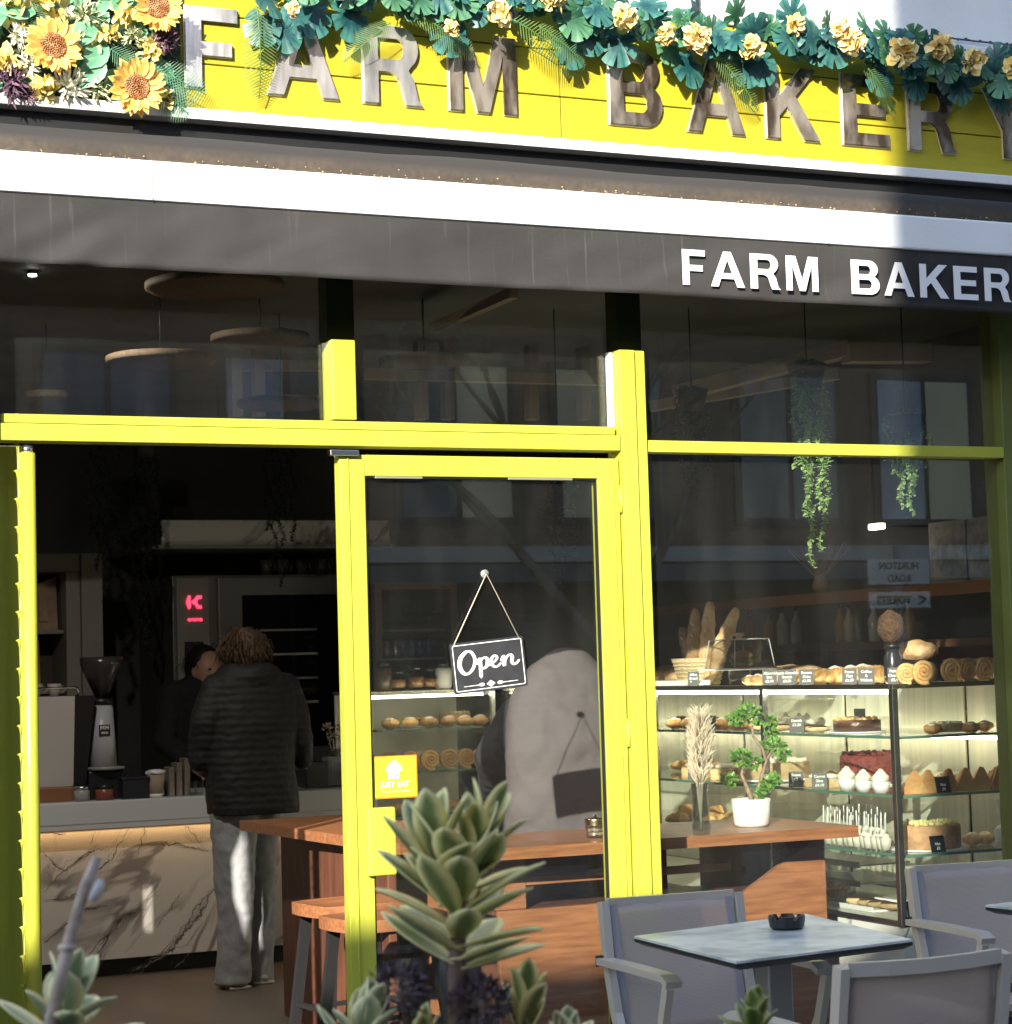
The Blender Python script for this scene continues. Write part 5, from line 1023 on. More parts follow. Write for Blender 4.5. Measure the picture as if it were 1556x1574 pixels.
for k, (u, v, Y, L) in enumerate(((160, 700, 4.9, .6), (222, 720, 5.2, .8), (430, 700, 5.0, .6), (860, 760, 2.2, .4), (1065, 650, 2.0, .35))):
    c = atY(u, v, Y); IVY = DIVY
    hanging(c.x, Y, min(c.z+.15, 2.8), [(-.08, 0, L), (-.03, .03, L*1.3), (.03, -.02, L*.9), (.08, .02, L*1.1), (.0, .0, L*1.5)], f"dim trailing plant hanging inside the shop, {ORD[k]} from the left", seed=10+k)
lt = bpy.data.lights.new('downlight_lamp', 'AREA'); lt.energy = 12; lt.shape = 'DISK'; lt.size = .06; lt.color = (1, .93, .82)
lo = bpy.data.objects.new('downlight_lamp', lt); COL.objects.link(lo); dlt = [o for o in COL.objects if o.name == 'downlight'][0]; lo.parent = dlt; lo.location = (0, 0, -.006)

# ================================================================== TABLES, STOOLS
TZ = .81
def slab(mb, pts, z0, z1):
    M = Matrix.Translation((0, 0, z0)); mb.prism([(p[0], p[1]) for p in pts], (), M, z1-z0); return mb
T2 = thing('window_table', 'long orange brown wooden table just inside the window with a low panelled front', 'table', (3.8, .7, 0))
build('tabletop', slab(MB(), [(2.93, .40), (4.385, .36), (4.385, 1.0), (2.93, 1.0)], TZ-.04, TZ), WOOD, T2)
build('front_panel', MB().box((3.05, .60, .0), (4.36, .625, .575), .003), WOOD, T2)
build('front_panel', MB().box((3.05, .626, .575), (3.17, .65, .768), .003), WOOD, T2)
o = build('end_panel', MB().prism([(4.0, .02), (4.36, .02), (4.36, .768), (4.0, .565)], (), frame_M((0, .598, 0), *FRONT), .022), WOOD, T2)
build('end_post', MB().box((4.361, .58, .0), (4.378, .93, .768), .003), WOOD, T2)
build('rail', MB().box((3.172, .626, .655), (4.0, .645, .685), .003), WOOD, T2)
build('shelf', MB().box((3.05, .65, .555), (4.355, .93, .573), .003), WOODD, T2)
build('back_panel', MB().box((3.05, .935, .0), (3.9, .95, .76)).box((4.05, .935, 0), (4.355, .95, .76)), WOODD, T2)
T1 = thing('side_table', 'brown wooden table in the doorway with shaded end panel and sunlit near corner', 'table', (3.0, 1.6, 0))
build('tabletop', slab(MB(), [(2.79, .86), (3.22, 1.02), (3.22, 2.45), (2.70, 2.48)], TZ-.04, TZ), WOOD, T1)
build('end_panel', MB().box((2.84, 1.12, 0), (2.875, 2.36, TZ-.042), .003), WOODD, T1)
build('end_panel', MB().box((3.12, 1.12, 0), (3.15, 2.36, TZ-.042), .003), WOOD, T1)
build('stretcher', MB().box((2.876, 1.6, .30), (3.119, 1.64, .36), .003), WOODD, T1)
def stool(x, y, rz, label, zs=.605):
    t = thing('wooden_stool', label, 'stool', (0, 0, 0), 'wooden stools by the doorway table')
    NX_, NY_ = 14, 10; vs = []
    for sgn in (1, 0):
        for i in range(NX_+1):
            for j in range(NY_+1):
                a, b_ = -1+2*i/NX_, -1+2*j/NY_
                k = 1-.10*abs(a*b_)**2
                X, Y = a*.20*k, b_*.155*k*(1-.08*a*a)
                z = zs-.022*(1-a*a)*(1-b_*b_)-.004*b_*b_ if sgn else zs-.045
                vs.append((X, Y, z))
    q = (NX_+1)*(NY_+1); fs = []
    for i in range(NX_):
        for j in range(NY_): a = i*(NY_+1)+j; fs += [(a, a+1, a+NY_+2, a+NY_+1), (q+a, q+a+NY_+1, q+a+NY_+2, q+a+1)]
    bd_ = [i*(NY_+1) for i in range(NX_+1)]+[NX_*(NY_+1)+j for j in range(1, NY_+1)]+[i*(NY_+1)+NY_ for i in range(NX_-1, -1, -1)]+[j for j in range(NY_-1, 0, -1)]
    for i in range(len(bd_)): a, b_ = bd_[i], bd_[(i+1) % len(bd_)]; fs.append((a, b_, b_+q, a+q))
    build('seat', MB().add(vs, fs), WOOD, t)
    LM = mat('black_steel_leg', (.03, .03, .032), .45, .3)
    for sx, sy in ((-1, -1), (1, -1), (1, 1), (-1, 1)): build('leg', MB().bar((sx*.135, sy*.10, zs-.046), (sx*.19, sy*.15, 0), .04, .018, (0, 1, 0)), LM, t)
    build('footrest', MB().bar((-.165, -.128, .22), (.165, -.128, .22), .02, .015).bar((-.165, .128, .22), (.165, .128, .22), .02, .015).bar((-.165, -.12, .235), (-.165, .12, .235), .02, .015).bar((.165, -.12, .235), (.165, .12, .235), .02, .015), LM, t)
    t.location = (x, y, 0); t.rotation_euler = (0, 0, rz); return t
stool(2.68, 1.06, R(8), 'wooden saddle stool tucked beside the doorway table, farther of the pair')
stool(2.63, .62, R(10), 'wooden saddle stool nearer the street, partly behind the door stile', .60)
stool(3.80, 1.30, 0, 'wooden stool under the seated person in the grey jacket', .60)

# table items
c = atZ(1156, 1270, TZ); BN = thing('jade_bonsai', 'small green jade tree with twisting stems in a white pot on the window table', 'plant', (c.x, c.y, TZ+.001))
build('pot', MB().lathe([(.062, 0), (.066, .01), (.072, .10), (.066, .10), (.062, .085), (0, .085)], (c.x, c.y, TZ+.001), 32), mat('white_ceramic', (.8, .8, .78), .35), BN)
build('soil', MB().lathe([(.0635, .0), (0, .004)], (c.x, c.y, TZ+.087), 24), mat('dark_soil', (.05, .035, .025), .95, var=.4, vs=60, bump=1), BN)
def P3(u, v, dy=0): p = atY(u, v, c.y+dy); return (p.x, p.y, p.z)
tr = MB(); tr.tube([P3(1157, 1235), P3(1153, 1222), P3(1146, 1205), P3(1140, 1190), P3(1143, 1178)], [.011, .010, .008, .006, .004], 8)
tr.tube([P3(1160, 1235), P3(1166, 1215, .01), P3(1172, 1190, .02), P3(1178, 1170, .01), P3(1172, 1150), P3(1158, 1132), P3(1156, 1115)], [.009, .008, .007, .007, .006, .005, .004], 8)
tr.tube([P3(1178, 1170, .01), P3(1188, 1150, .01), P3(1194, 1140)], [.005, .004, .003], 6); tr.tube([P3(1172, 1190, .02), P3(1180, 1200), P3(1184, 1206)], [.005, .004, .003], 6); tr.tube([P3(1146, 1205), P3(1132, 1196), P3(1124, 1200)], [.005, .004, .003], 6)
build('trunk', tr, mat('grey_brown_stem', (.30, .22, .15), .8, var=.3, vs=60, bump=.6), BN)
lf = MB(); rr = random.Random(4)
for (u, v, r_, n) in ((1150, 1098, .048, 60), (1132, 1104, .03, 25), (1178, 1108, .032, 34), (1186, 1125, .024, 18), (1195, 1148, .034, 34), (1176, 1145, .018, 12), (1205, 1160, .018, 12), (1140, 1165, .038, 46), (1158, 1172, .026, 22), (1122, 1198, .026, 24), (1180, 1205, .032, 36), (1190, 1200, .024, 20), (1168, 1222, .018, 12)):
    q = Vector(P3(u, v))
    for k in range(int(n*1.8)):
        d = Vector((rr.gauss(0, 1), rr.gauss(0, 1), rr.gauss(0, .8)+.15)).normalized(); b_ = q+Vector((d.x*r_, d.y*r_*.9, d.z*r_*.75))*rr.uniform(.35, .95)
        lf.leaf(b_, (d+Vector((rr.gauss(0, .4), rr.gauss(0, .4), rr.gauss(0, .4)))).normalized(), (rr.gauss(0, .5), -.6, 1), rr.uniform(.018, .026), rr.uniform(.014, .019), rr.uniform(0, .6), .25, 4)
build('leaves', lf, leafmat('jade_leaf', (.09, .28, .045), (.30, .52, .12), .3, (.2, 1.1), .3), BN)
c = Vector((3.765, .42, TZ)); PV = thing('pampas_vase', 'clear glass vase of pale dried pampas grass on the window table by the mullion', 'vase', (c.x, c.y, TZ+.001))
build('vase', MB().lathe([(.03, 0), (.036, .03), (.030, .09), (.026, .14), (.034, .18), (.031, .18), (.023, .14), (.027, .09), (.03, .02), (0, .01)], (c.x, c.y, TZ+.001), 24), MATS['vase_glass'], PV)
pm = MB(); rr = random.Random(9)
for k in range(420):
    a = rr.uniform(0, 6.28); t_ = rr.random(); rad = .034*math.sin(math.pi*(.08+.85*t_))+.006; z = TZ+.17+t_*.24
    b_ = Vector((c.x+rad*math.cos(a)*.5+.012*t_, c.y+rad*math.sin(a)*.5, z)); pm.tube([b_, b_+Vector((math.cos(a)*.018+rr.gauss(0, .006), math.sin(a)*.018, .035)), b_+Vector((math.cos(a)*.03+rr.gauss(0, .01), math.sin(a)*.03, .055))], [.0016, .0014, .0007], 4)
for k in range(9): a = k*.7; pm.tube([(c.x, c.y, TZ+.02), (c.x+.012*math.cos(a), c.y+.012*math.sin(a), TZ+.2)], .0022, 5)
build('pampas', pm, mat('pale_pampas', (.78, .66, .5), .9, var=.15, vs=40), PV)
c = atZ(916, 1288, TZ); JR = thing('candle_jar', 'small ribbed metal lidded glass jar standing at the table edge', 'jar', (c.x, c.y, TZ+.001))
build('glass', MB().lathe([(.032, 0), (.037, .012), (.037, .035), (.034, .04), (.031, .035), (.03, .01), (0, .006)], (c.x, c.y, TZ+.001), 24), glassmat('jar_glass', (.85, .82, .74), .15), JR)
pb = MB()
for k in range(22): a = k*2.4; q = .026*math.sqrt(k/22); pb.ell((c.x+q*math.cos(a), c.y+q*math.sin(a), TZ+.014+.014*(k % 2)), (.008, .008, .007), 8, 5)
build('pebbles', pb, mat('white_pebbles', (.75, .72, .66), .4), JR)
build('metal_lid', MB().lathe([(.036, .041), (.038, .046), (.036, .05), (.039, .056), (.036, .062), (.038, .066), (.028, .07), (.006, .072), (.006, .08), (0, .081)], (c.x, c.y, TZ+.001), 28), mat('gold_metal', (.65, .5, .3), .25, 1.), JR)

# open sign, sticker
SG = thing('open_sign', 'black chalkboard Open sign hanging by string from a hook on the glass door', 'sign', (2.77, .005, 1.43))
YS = .004
cs = [atY(*p, YS) for p in ((692, 992), (801, 979), (808, 1055), (701, 1070))]
o0 = Vector((cs[0].x, YS, cs[0].z)); xv = (Vector((cs[1].x, YS, cs[1].z))-o0); wS = xv.length; hS = .158
zf = Vector((0, -1, 0)); MS = frame_M(o0, xv, zf)
def rrect(x0, y0, x1, y1, r): return arc(x1-r, y1-r, r, r, 0, 90, 4)+arc(x0+r, y1-r, r, r, 90, 180, 4)+arc(x0+r, y0+r, r, r, 180, 270, 4)+arc(x1-r, y0+r, r, r, 270, 360, 4)
bdd = build('board', MB().prism(rrect(-.004, -hS, wS+.004, .004, .008), (), MS, .005), mat('chalkboard', (.022, .023, .026), .7, var=.25, vs=20), SG)
WI = mat('white_chalk_ink', (.8, .8, .78), .7)
build('border', MB().prism(rrect(.003, -hS+.007, wS-.003, -.003, .006), [rrect(.0055, -hS+.0095, wS-.0055, -.0055, .005)], MS @ Matrix.Translation((0, 0, .0052)), .0008), WI, bdd)
def stroke(mb, pts, w0, w1=None, M=MS):
    P_ = [Vector((p[0], p[1], 0)) for p in pts]; Q = []
    for i in range(len(P_)-1):    # catmull-rom
        a, b_, c_, d_ = P_[max(i-1, 0)], P_[i], P_[i+1], P_[min(i+2, len(P_)-1)]
        for k in range(5):
            t = k/5; Q.append(.5*((2*b_)+(c_-a)*t+(2*a-5*b_+4*c_-d_)*t*t+(3*b_-a-3*c_+d_)*t**3))
    Q.append(P_[-1]); vs = []; n = len(Q)
    for i, q in enumerate(Q):
        d = (Q[min(i+1, n-1)]-Q[max(i-1, 0)]).normalized(); s_ = Vector((-d.y, d.x, 0)); dn = abs(d.y)
        w = (w0*.45+w0*.65*dn*(1 if d.y < .2 else .55))*(1 if 0 < i < n-1 else .5)
        vs += [q-s_*w/2, q+s_*w/2]
    vs = [M @ (v+Vector((0, 0, .0052+mb.lift+.000018*(i//2)))) for i, v in enumerate(vs)]; mb.lift += .00006
    mb.add(vs, [(2*i, 2*i+1, 2*i+3, 2*i+2) for i in range(n-1)])
def word(strokes, name, lift=0.):
    m = MB(); m.lift = .0004+lift
    for pts, w in strokes: stroke(m, [(x*wS, -y*hS) for x, y in pts], w*wS)
    build(name, m, WI, bdd)
word([([(.20, .17), (.12, .27), (.09, .44), (.13, .58), (.20, .61), (.28, .50), (.31, .33), (.27, .19), (.20, .17), (.12, .27)], .055)], 'letter', 0)
word([([(.33, .45), (.37, .34), (.38, .42), (.37, .72), (.38, .42), (.43, .33), (.48, .36), (.47, .48), (.42, .54), (.38, .50)], .045)], 'letter', .0008)
word([([(.48, .50), (.57, .44), (.62, .36), (.59, .31), (.54, .37), (.54, .49), (.60, .54), (.67, .47)], .042)], 'letter', .0016)
word([([(.67, .44), (.71, .34), (.71, .54), (.73, .42), (.79, .33), (.83, .37), (.82, .48), (.86, .53), (.93, .45)], .045)], 'letter', .0024)
orn = MB()
for sx in (-1, 1):
    orn.prism([(wS*.5+sx*wS*.10, -hS*.855), (wS*.5+sx*wS*.38, -hS*.858), (wS*.5+sx*wS*.38, -hS*.868), (wS*.5+sx*wS*.10, -hS*.872)][::sx], (), MS @ Matrix.Translation((0, 0, .0052)), .0008)
    orn.prism(arc(wS*.5+sx*wS*.13, -hS*.86, wS*.04, hS*.035, 0, 330, 10), (), MS @ Matrix.Translation((0, 0, .0061)), .0006)
orn.prism([(wS*.44, -hS*.86), (wS*.5, -hS*.79), (wS*.56, -hS*.86), (wS*.5, -hS*.93)], (), MS @ Matrix.Translation((0, 0, .0054)), .0008)
build('ornament', orn, WI, bdd)
hk = atY(747, 882, YS); a_, b_ = MS @ Vector((.008, -.006, .004)), MS @ Vector((wS-.008, -.006, .004)); kk = Vector((hk.x, YS-.003, hk.z))
build('string', MB().tube([a_, kk, b_], .0022, 6), mat('jute_string', (.6, .52, .4), .9), SG)
build('hook', MB().lathe([(0, -.010), (.012, -.009), (.014, -.003), (.014, .002)], (hk.x, .012, hk.z), 20, 'y').tube([kk+Vector((0, .004, .004)), kk+Vector((0, -.006, .0)), kk+Vector((0, -.008, .006))], .002, 6), mat('clear_sucker', (.25, .25, .24), .2), SG)
SK = thing('window_sticker', 'square yellow orange JUST EAT sticker on the door glass by the stile', 'sticker', (2.44, .012, 1.09))
a_, b_ = atY(573, 1229, .012), atY(641, 1160, .012); MSK = frame_M((a_.x, .0135, a_.z), *FRONT); w_, h_ = b_.x-a_.x, b_.z-a_.z
build('orange_backing', MB().prism([(0, 0), (w_, 0), (w_, h_), (0, h_)], (), MSK @ Matrix.Translation((0, 0, -.0006)), .0008), mat('orange_vinyl', (.75, .20, .01), .5), SK)
sb_ = build('yellow_face', MB().prism([(.004, .004), (w_-.004, .004), (w_-.004, h_-.003), (.004, h_-.003)], (), MSK @ Matrix.Translation((0, 0, .0004)), .0006), mat('yellow_vinyl', (.66, .50, .03), .5), SK)
cxs = w_*.5
build('house_mark', MB().prism([(x*w_+0, y*h_) for x, y in ((.36, .45), (.41, .45), (.42, .58), (.44, .58), (.45, .45), (.49, .45), (.50, .58), (.52, .58), (.53, .45), (.58, .45), (.60, .62), (.67, .66), (.64, .76), (.56, .84), (.50, .90), (.42, .84), (.34, .77), (.31, .66), (.36, .63))], (), MSK @ Matrix.Translation((0, 0, .0012)), .0005), mat('white_vinyl', (.85, .85, .8), .5), sb_)
tt = text_mb('JUST EAT', .0235, MSK @ Matrix.Translation((cxs, h_*.27, .0013)), .0002, .0005); build('lettering', tt, MATS['white_vinyl'], sb_)
build('small_line', MB().prism([(w_*.22, h_*.155), (w_*.8, h_*.155), (w_*.8, h_*.17), (w_*.22, h_*.17)], (), MSK @ Matrix.Translation((0, 0, .0012)), .0004), MATS['white_vinyl'], sb_)

# ================================================================== PEOPLE
def limb(m, pts, rs):
    P_ = [Vector(p) for p in pts]
    m.tube(P_, rs, 14)
    for p, r in zip(P_, rs): m.ell(p, (r, r, r), 12, 8)
def voxel(o, size, sm=6, fac=.6, disp=0, ds=.06):
    md = o.modifiers.new('r', 'REMESH'); md.mode = 'VOXEL'; md.voxel_size = size; md.use_smooth_shade = True
    m2 = o.modifiers.new('s', 'SMOOTH'); m2.iterations = sm; m2.factor = fac
    if disp:
        t = bpy.data.textures.new('folds', 'CLOUDS'); t.noise_scale = ds; t.noise_depth = 2
        m3 = o.modifiers.new('d', 'DISPLACE'); m3.texture = t; m3.strength = disp; m3.mid_level = .5; m3.texture_coords = 'LOCAL'
def hand(m, w, d, up, s=1.):
    w = Vector(w); d = Vector(d).normalized(); up = Vector(up); up = (up-d*up.dot(d)).normalized(); sd = d.cross(up)
    m.tube([w, w+d*.035*s, w+d*.085*s], [.025*s, .034*s, .036*s], 12); 
    for k, (o_, L) in enumerate(((-.03, .062), (-.01, .075), (.010, .07), (.029, .055))):
        b = w+d*.08*s+sd*o_*s; m.tube([b, b+d*L*.45*s-up*.006*s, b+d*L*.75*s-up*.026*s, b+d*L*.85*s-up*.045*s], [.0095*s, .009*s, .0085*s, .007*s], 8)
    b = w+d*.03*s-sd*.03*s; m.tube([b, b+d*.03*s-sd*.02*s-up*.012*s, b+d*.055*s-sd*.02*s-up*.03*s], [.012*s, .010*s, .008*s], 8)
def head(m, c, r=.105, face=(0, 1, 0)):
    c = Vector(c); f = Vector(face).normalized(); s_ = f.cross(Vector((0, 0, 1))).normalized()
    m.ell(c+Vector((0, 0, .015)), (r*.76, r*.9, r*1.0), 20, 14); m.ell(c+f*r*.25+Vector((0, 0, -r*.45)), (r*.58, r*.6, r*.62), 16, 10)
    m.ell(c+f*r*.86+Vector((0, 0, -r*.12)), (r*.13, r*.22, r*.2), 10, 8); m.ell(c+f*r*.82+Vector((0, 0, -r*.52)), (r*.26, r*.12, r*.09), 10, 6)
    for k in (-1, 1): m.ell(c+s_*k*r*.76, (r*.1, r*.17, r*.27), 10, 8); m.ell(c+f*r*.76+s_*k*r*.3+Vector((0, 0, r*.16)), (r*.2, r*.1, r*.07), 8, 6)
def jacket_bands(m, scale, strength, dist=.012):
    n = m.node_tree.nodes; L = m.node_tree.links; b = n['Principled BSDF']; tc = n.new('ShaderNodeTexCoord'); w = n.new('ShaderNodeTexWave'); w.bands_direction = 'Z'; w.inputs['Scale'].default_value = scale; w.inputs['Distortion'].default_value = 2.2; w.inputs['Detail'].default_value = 2; w.inputs['Detail Scale'].default_value = 2
    L.new(tc.outputs['Object'], w.inputs['Vector']); bp = n.new('ShaderNodeBump'); bp.inputs['Strength'].default_value = strength; bp.inputs['Distance'].default_value = dist; L.new(w.outputs[0], bp.inputs['Height']); L.new(bp.outputs[0], b.inputs['Normal'])
# customer seen from behind
X0, Y0 = 2.93, 3.24
def C3(u, v, dy=0.): p = atY(u, v, Y0+dy); return (p.x, p.y, p.z)
pc = thing('person', 'blond person in dark quilted jacket and pale trousers, back turned, at the counter', 'person', (X0, Y0, 0))
m = MB(); hd_ = atY(376, 1003, Y0)
head(m, (hd_.x-.0, Y0+.02, hd_.z-.01), .098, (-.35, 1, 0)); m.tube([(hd_.x, Y0-.0, hd_.z-.06), (hd_.x+.01, Y0-.01, hd_.z-.20)], [.055, .065], 12)
limb(m, [(hd_.x+.02, Y0, 1.35), (hd_.x+.03, Y0, 1.1), (hd_.x, Y0, .9)], [.13, .13, .14])
for px0, dy in ((362, 0), (398, .10)):
    q = C3(px0, 1300, dy); k_ = C3(px0+2, 1400, dy); f_ = C3(px0, 1508, dy); limb(m, [(q[0], q[1], .85), q, k_, f_], [.09, .075, .055, .04]); m.ell((f_[0], f_[1]+.04, .035), (.04, .11, .03), 12, 8)
rh = C3(464, 1165, .08); limb(m, [C3(445, 1075), C3(460, 1130, -.02), (rh[0]-.02, rh[1]-.05, rh[2]-.01)], [.05, .04, .028]); hand(m, (rh[0]-.02, rh[1]-.04, rh[2]), (.15, 1, .1), (0, 0, 1), .9)
lh = C3(330, 1190, .35); limb(m, [C3(318, 1080), C3(312, 1150), (lh[0], lh[1]-.1, .93)], [.05, .04, .028]); hand(m, (lh[0], lh[1]-.1, .92), (.2, 1, -.1), (0, 0, 1), .9)
bo = build('body', m, SKIN, pc); voxel(bo, .009, 3, .5)
m = MB()
def ring(u0, u1, v, ry, dy=0): a, b = atY(u0, v, Y0), atY(u1, v, Y0); return ((a.x+b.x)/2, Y0+dy, (a.z+b.z)/2, (b.x-a.x)/2, ry)
rg = [ring(345, 405, 1020, .09), ring(325, 442, 1040, .12), ring(322, 452, 1065, .14), ring(320, 456, 1110, .16), ring(318, 448, 1150, .155), ring(318, 450, 1190, .165), ring(320, 455, 1225, .175), ring(322, 458, 1250, .175)]
vs = []; NN = 32
for (cx_, cy_, cz_, rx_, ry_) in rg:
    for k in range(NN): a = 2*math.pi*k/NN; vs.append((cx_+math.copysign(abs(math.cos(a))**.8, math.cos(a))*rx_, cy_+math.copysign(abs(math.sin(a))**.8, math.sin(a))*ry_, cz_))
fs = [(i*NN+k, i*NN+(k+1) % NN, (i+1)*NN+(k+1) % NN, (i+1)*NN+k) for i in range(len(rg)-1) for k in range(NN)]+[tuple(range(NN)), tuple((len(rg)-1)*NN+k for k in range(NN))]
m.add(vs, fs, smooth=True)
limb(m, [C3(436, 1062), C3(452, 1105, -.02), C3(460, 1140, -.02), (rh[0]-.02, rh[1]-.06, rh[2])], [.085, .078, .065, .052])
limb(m, [C3(336, 1062), C3(318, 1110, -.02), C3(312, 1165, .02), (lh[0], lh[1]-.12, .94)], [.085, .08, .07, .055])
hm_ = C3(395, 1040, -.06); m.ell(hm_, (.12, .09, .07), 16, 10)
QJ = mat('dark_quilted_nylon', (.010, .009, .009), .75); jacket_bands(QJ, 9, .3, .008)
jk = build('quilted_jacket', m, QJ, pc); voxel(jk, .010, 4, .5, .012, .05)
m = MB()
for px0, dy, w_ in ((360, 0, .085), (398, .11, .075)):
    q = C3(px0, 1245, dy); k_ = C3(px0+2, 1400, dy); f_ = C3(px0-1, 1512, dy); a_ = C3(px0, 1320, dy)
    vs = []
    for (p, r) in ((q, .11), (a_, .098), (k_, .082), (C3(px0, 1470, dy), .078), (f_, .082)):
        for k in range(20): t = 2*math.pi*k/20; vs.append((p[0]+math.cos(t)*r*(w_/.085), p[1]+math.sin(t)*r*1.1, p[2]))
    m.add(vs, [(i*20+k, i*20+(k+1) % 20, (i+1)*20+(k+1) % 20, (i+1)*20+k) for i in range(4) for k in range(20)]+[tuple(range(20)), tuple(80+k for k in range(20))], smooth=True)
tp = build('trousers', m, mat('pale_grey_trousers', (.33, .34, .36), .85, var=.08, vs=30, bump=.2, bs=200), pc); voxel(tp, .009, 3, .5, .022, .09)
m = MB()
for px0, dy in ((362, 0), (398, .10)): f_ = C3(px0, 1500, dy); m.ell((f_[0], f_[1]+.05, .035), (.052, .14, .034), 16, 8); m.box((f_[0]-.05, f_[1]-.08, .004), (f_[0]+.05, f_[1]+.18, .02), .006)
build('shoes', m, mat('pale_shoes', (.4, .37, .33), .6), pc)
HAIR = mat('dark_blond_hair', (.05, .03, .018), .75, col2=(.15, .09, .05), vs=40, stretch=(4, 4, .6), bump=.8, bs=40)
def hairdo(parent, c, r, mt, face, bob=.0, seed=1, n=700):
    m = MB(); f = Vector(face).normalized(); c = Vector(c); m.ell(c+Vector((0, 0, .02))-f*.012, (r*.86, r*.95, r*1.02), 18, 12, .08)
    m.ell(c-f*.035-Vector((0, 0, bob*.5)), (r*.84, r*.8, r*.8+bob*.5), 18, 12, .1)
    rr = random.Random(seed); s_ = f.cross(Vector((0, 0, 1)))
    for k in range(n):
        a = rr.uniform(-2.2, 2.2); ph = rr.uniform(.15, 1.0); d = (-f*math.cos(a)+s_*math.sin(a))*math.sin(ph*1.5)+Vector((0, 0, math.cos(ph*1.5)))
        p = c+Vector((0, 0, .02))+d*r*.98; q = p-Vector((0, 0, rr.uniform(.03, .10)+bob))+d*rr.uniform(-.005, .035)+Vector((rr.gauss(0, .014), rr.gauss(0, .014), 0)); md_ = (p+q)/2+d*rr.uniform(.004, .022); m.tube([p, md_, q], [.002, .002, .0007], 3)
    build('hair', m, mt, parent)
hairdo(pc, (hd_.x, Y0+.01, hd_.z-.005), .097, HAIR, (-.35, 1, 0), .0, 1, 1500)
cp = thing('held_cup', 'paper coffee cup held in the right hand of the customer', 'cup', (rh[0]+.01, rh[1]+.06, rh[2]-.04))
cc = (rh[0]+.015, rh[1]+.055, rh[2]-.055)
build('cup', MB().lathe([(.026, 0), (.038, .10), (0, .10)], cc, 20), mat('brown_sleeve_cup', (.35, .22, .14), .7), cp); build('lid', MB().lathe([(.040, .1005), (.040, .108), (.034, .115), (0, .115)], cc, 20), WHITE, cp)
# barista
bp_ = atY(318, 1035, 4.75); ba = thing('person', 'barista with dark tied hair and black top standing behind the counter', 'person', (bp_.x, 4.75, 0))
m = MB(); head(m, (bp_.x, 4.75, bp_.z+.01), .108, (.25, -1, 0)); m.tube([(bp_.x, 4.76, bp_.z-.05), (bp_.x-.01, 4.78, bp_.z-.2)], [.05, .06], 12)
limb(m, [(bp_.x, 4.8, 1.3), (bp_.x, 4.8, .9), (bp_.x-.06, 4.8, .5), (bp_.x-.08, 4.8, .06)], [.12, .13, .09, .05]); limb(m, [(bp_.x+.05, 4.8, .85), (bp_.x+.08, 4.8, .5), (bp_.x+.09, 4.8, .06)], [.1, .07, .05]); m.ell((bp_.x-.08, 4.75, .035), (.045, .12, .032), 10, 6).ell((bp_.x+.09, 4.75, .035), (.045, .12, .032), 10, 6)
for sx in (-1, 1): limb(m, [(bp_.x+sx*.17, 4.8, 1.32), (bp_.x+sx*.22, 4.75, 1.08), (bp_.x+sx*.12, 4.58, .95)], [.05, .042, .03]); hand(m, (bp_.x+sx*.12, 4.58, .945), (-sx*.3, -1, -.2), (0, 0, 1), .9)
bo = build('body', m, SKIN, ba); voxel(bo, .009, 3, .5)
m = MB(); m.tube([(bp_.x, 4.8, 1.44), (bp_.x, 4.8, 1.36), (bp_.x, 4.8, 1.1), (bp_.x, 4.8, .82)], [.09, .15, .16, .17], 24); m.ell((bp_.x, 4.8, 1.34), (.22, .11, .09), 20, 12)
for sx in (-1, 1): limb(m, [(bp_.x+sx*.18, 4.8, 1.34), (bp_.x+sx*.235, 4.76, 1.08), (bp_.x+sx*.13, 4.60, .96)], [.07, .06, .045])
jt = build('black_top', m, mat('black_cotton', (.010, .010, .012), .9), ba); voxel(jt, .011, 4, .5, .01, .06)
m = MB(); limb(m, [(bp_.x-.06, 4.8, .82), (bp_.x-.08, 4.8, .5), (bp_.x-.08, 4.8, .1)], [.12, .09, .065]); limb(m, [(bp_.x+.07, 4.8, .82), (bp_.x+.09, 4.8, .5), (bp_.x+.09, 4.8, .1)], [.12, .09, .065]); tp = build('dark_trousers', m, MATS['black_cotton'], ba); voxel(tp, .012)
BH = mat('black_hair', (.012, .009, .008), .5); hairdo(ba, (bp_.x-.005, 4.765, bp_.z+.025), .107, BH, (.25, -1, .0), -.02, 3, 200)
ey = MB(); 
for k in (-1, 1): ey.ell((bp_.x+.02+k*.03, 4.75-.094, bp_.z+.02), (.012, .006, .006), 8, 6)
build('eyes', ey, BLACK, ba)
# seated person
Y0 = 1.24; ctr = atY(876, 1150, Y0)
ma = thing('person', 'person in plain grey jacket hunched forward, back to the window, behind the table', 'person', (ctr.x, 1.3, 0))
cx0 = ctr.x; m = MB()
head(m, (cx0+.06, 1.66, 1.20), .11, (.1, .8, -.6)); m.tube([(cx0+.03, 1.42, 1.30), (cx0+.05, 1.58, 1.26)], [.06, .055], 12)
limb(m, [(cx0, 1.3, .72), (cx0, 1.28, 1.0), (cx0+.02, 1.33, 1.3)], [.14, .13, .12])
for sx in (-1, 1):
    limb(m, [(cx0+sx*.10, 1.32, .70), (cx0+sx*.16, 1.72, .66), (cx0+sx*.15, 1.74, .36), (cx0+sx*.15, 1.72, .08)], [.10, .075, .06, .045]); m.ell((cx0+sx*.15, 1.78, .04), (.045, .12, .036), 12, 8)
    limb(m, [(cx0+sx*.17, 1.34, 1.22), (cx0+sx*.25, 1.45, 1.04), (cx0+sx*.14, 1.68, .92)], [.055, .045, .03]); hand(m, (cx0+sx*.14, 1.68, .92), (-sx*.3, 1, -.1), (0, 0, 1), .95)
bo = build('body', m, SKIN, ma); voxel(bo, .010, 3, .5)
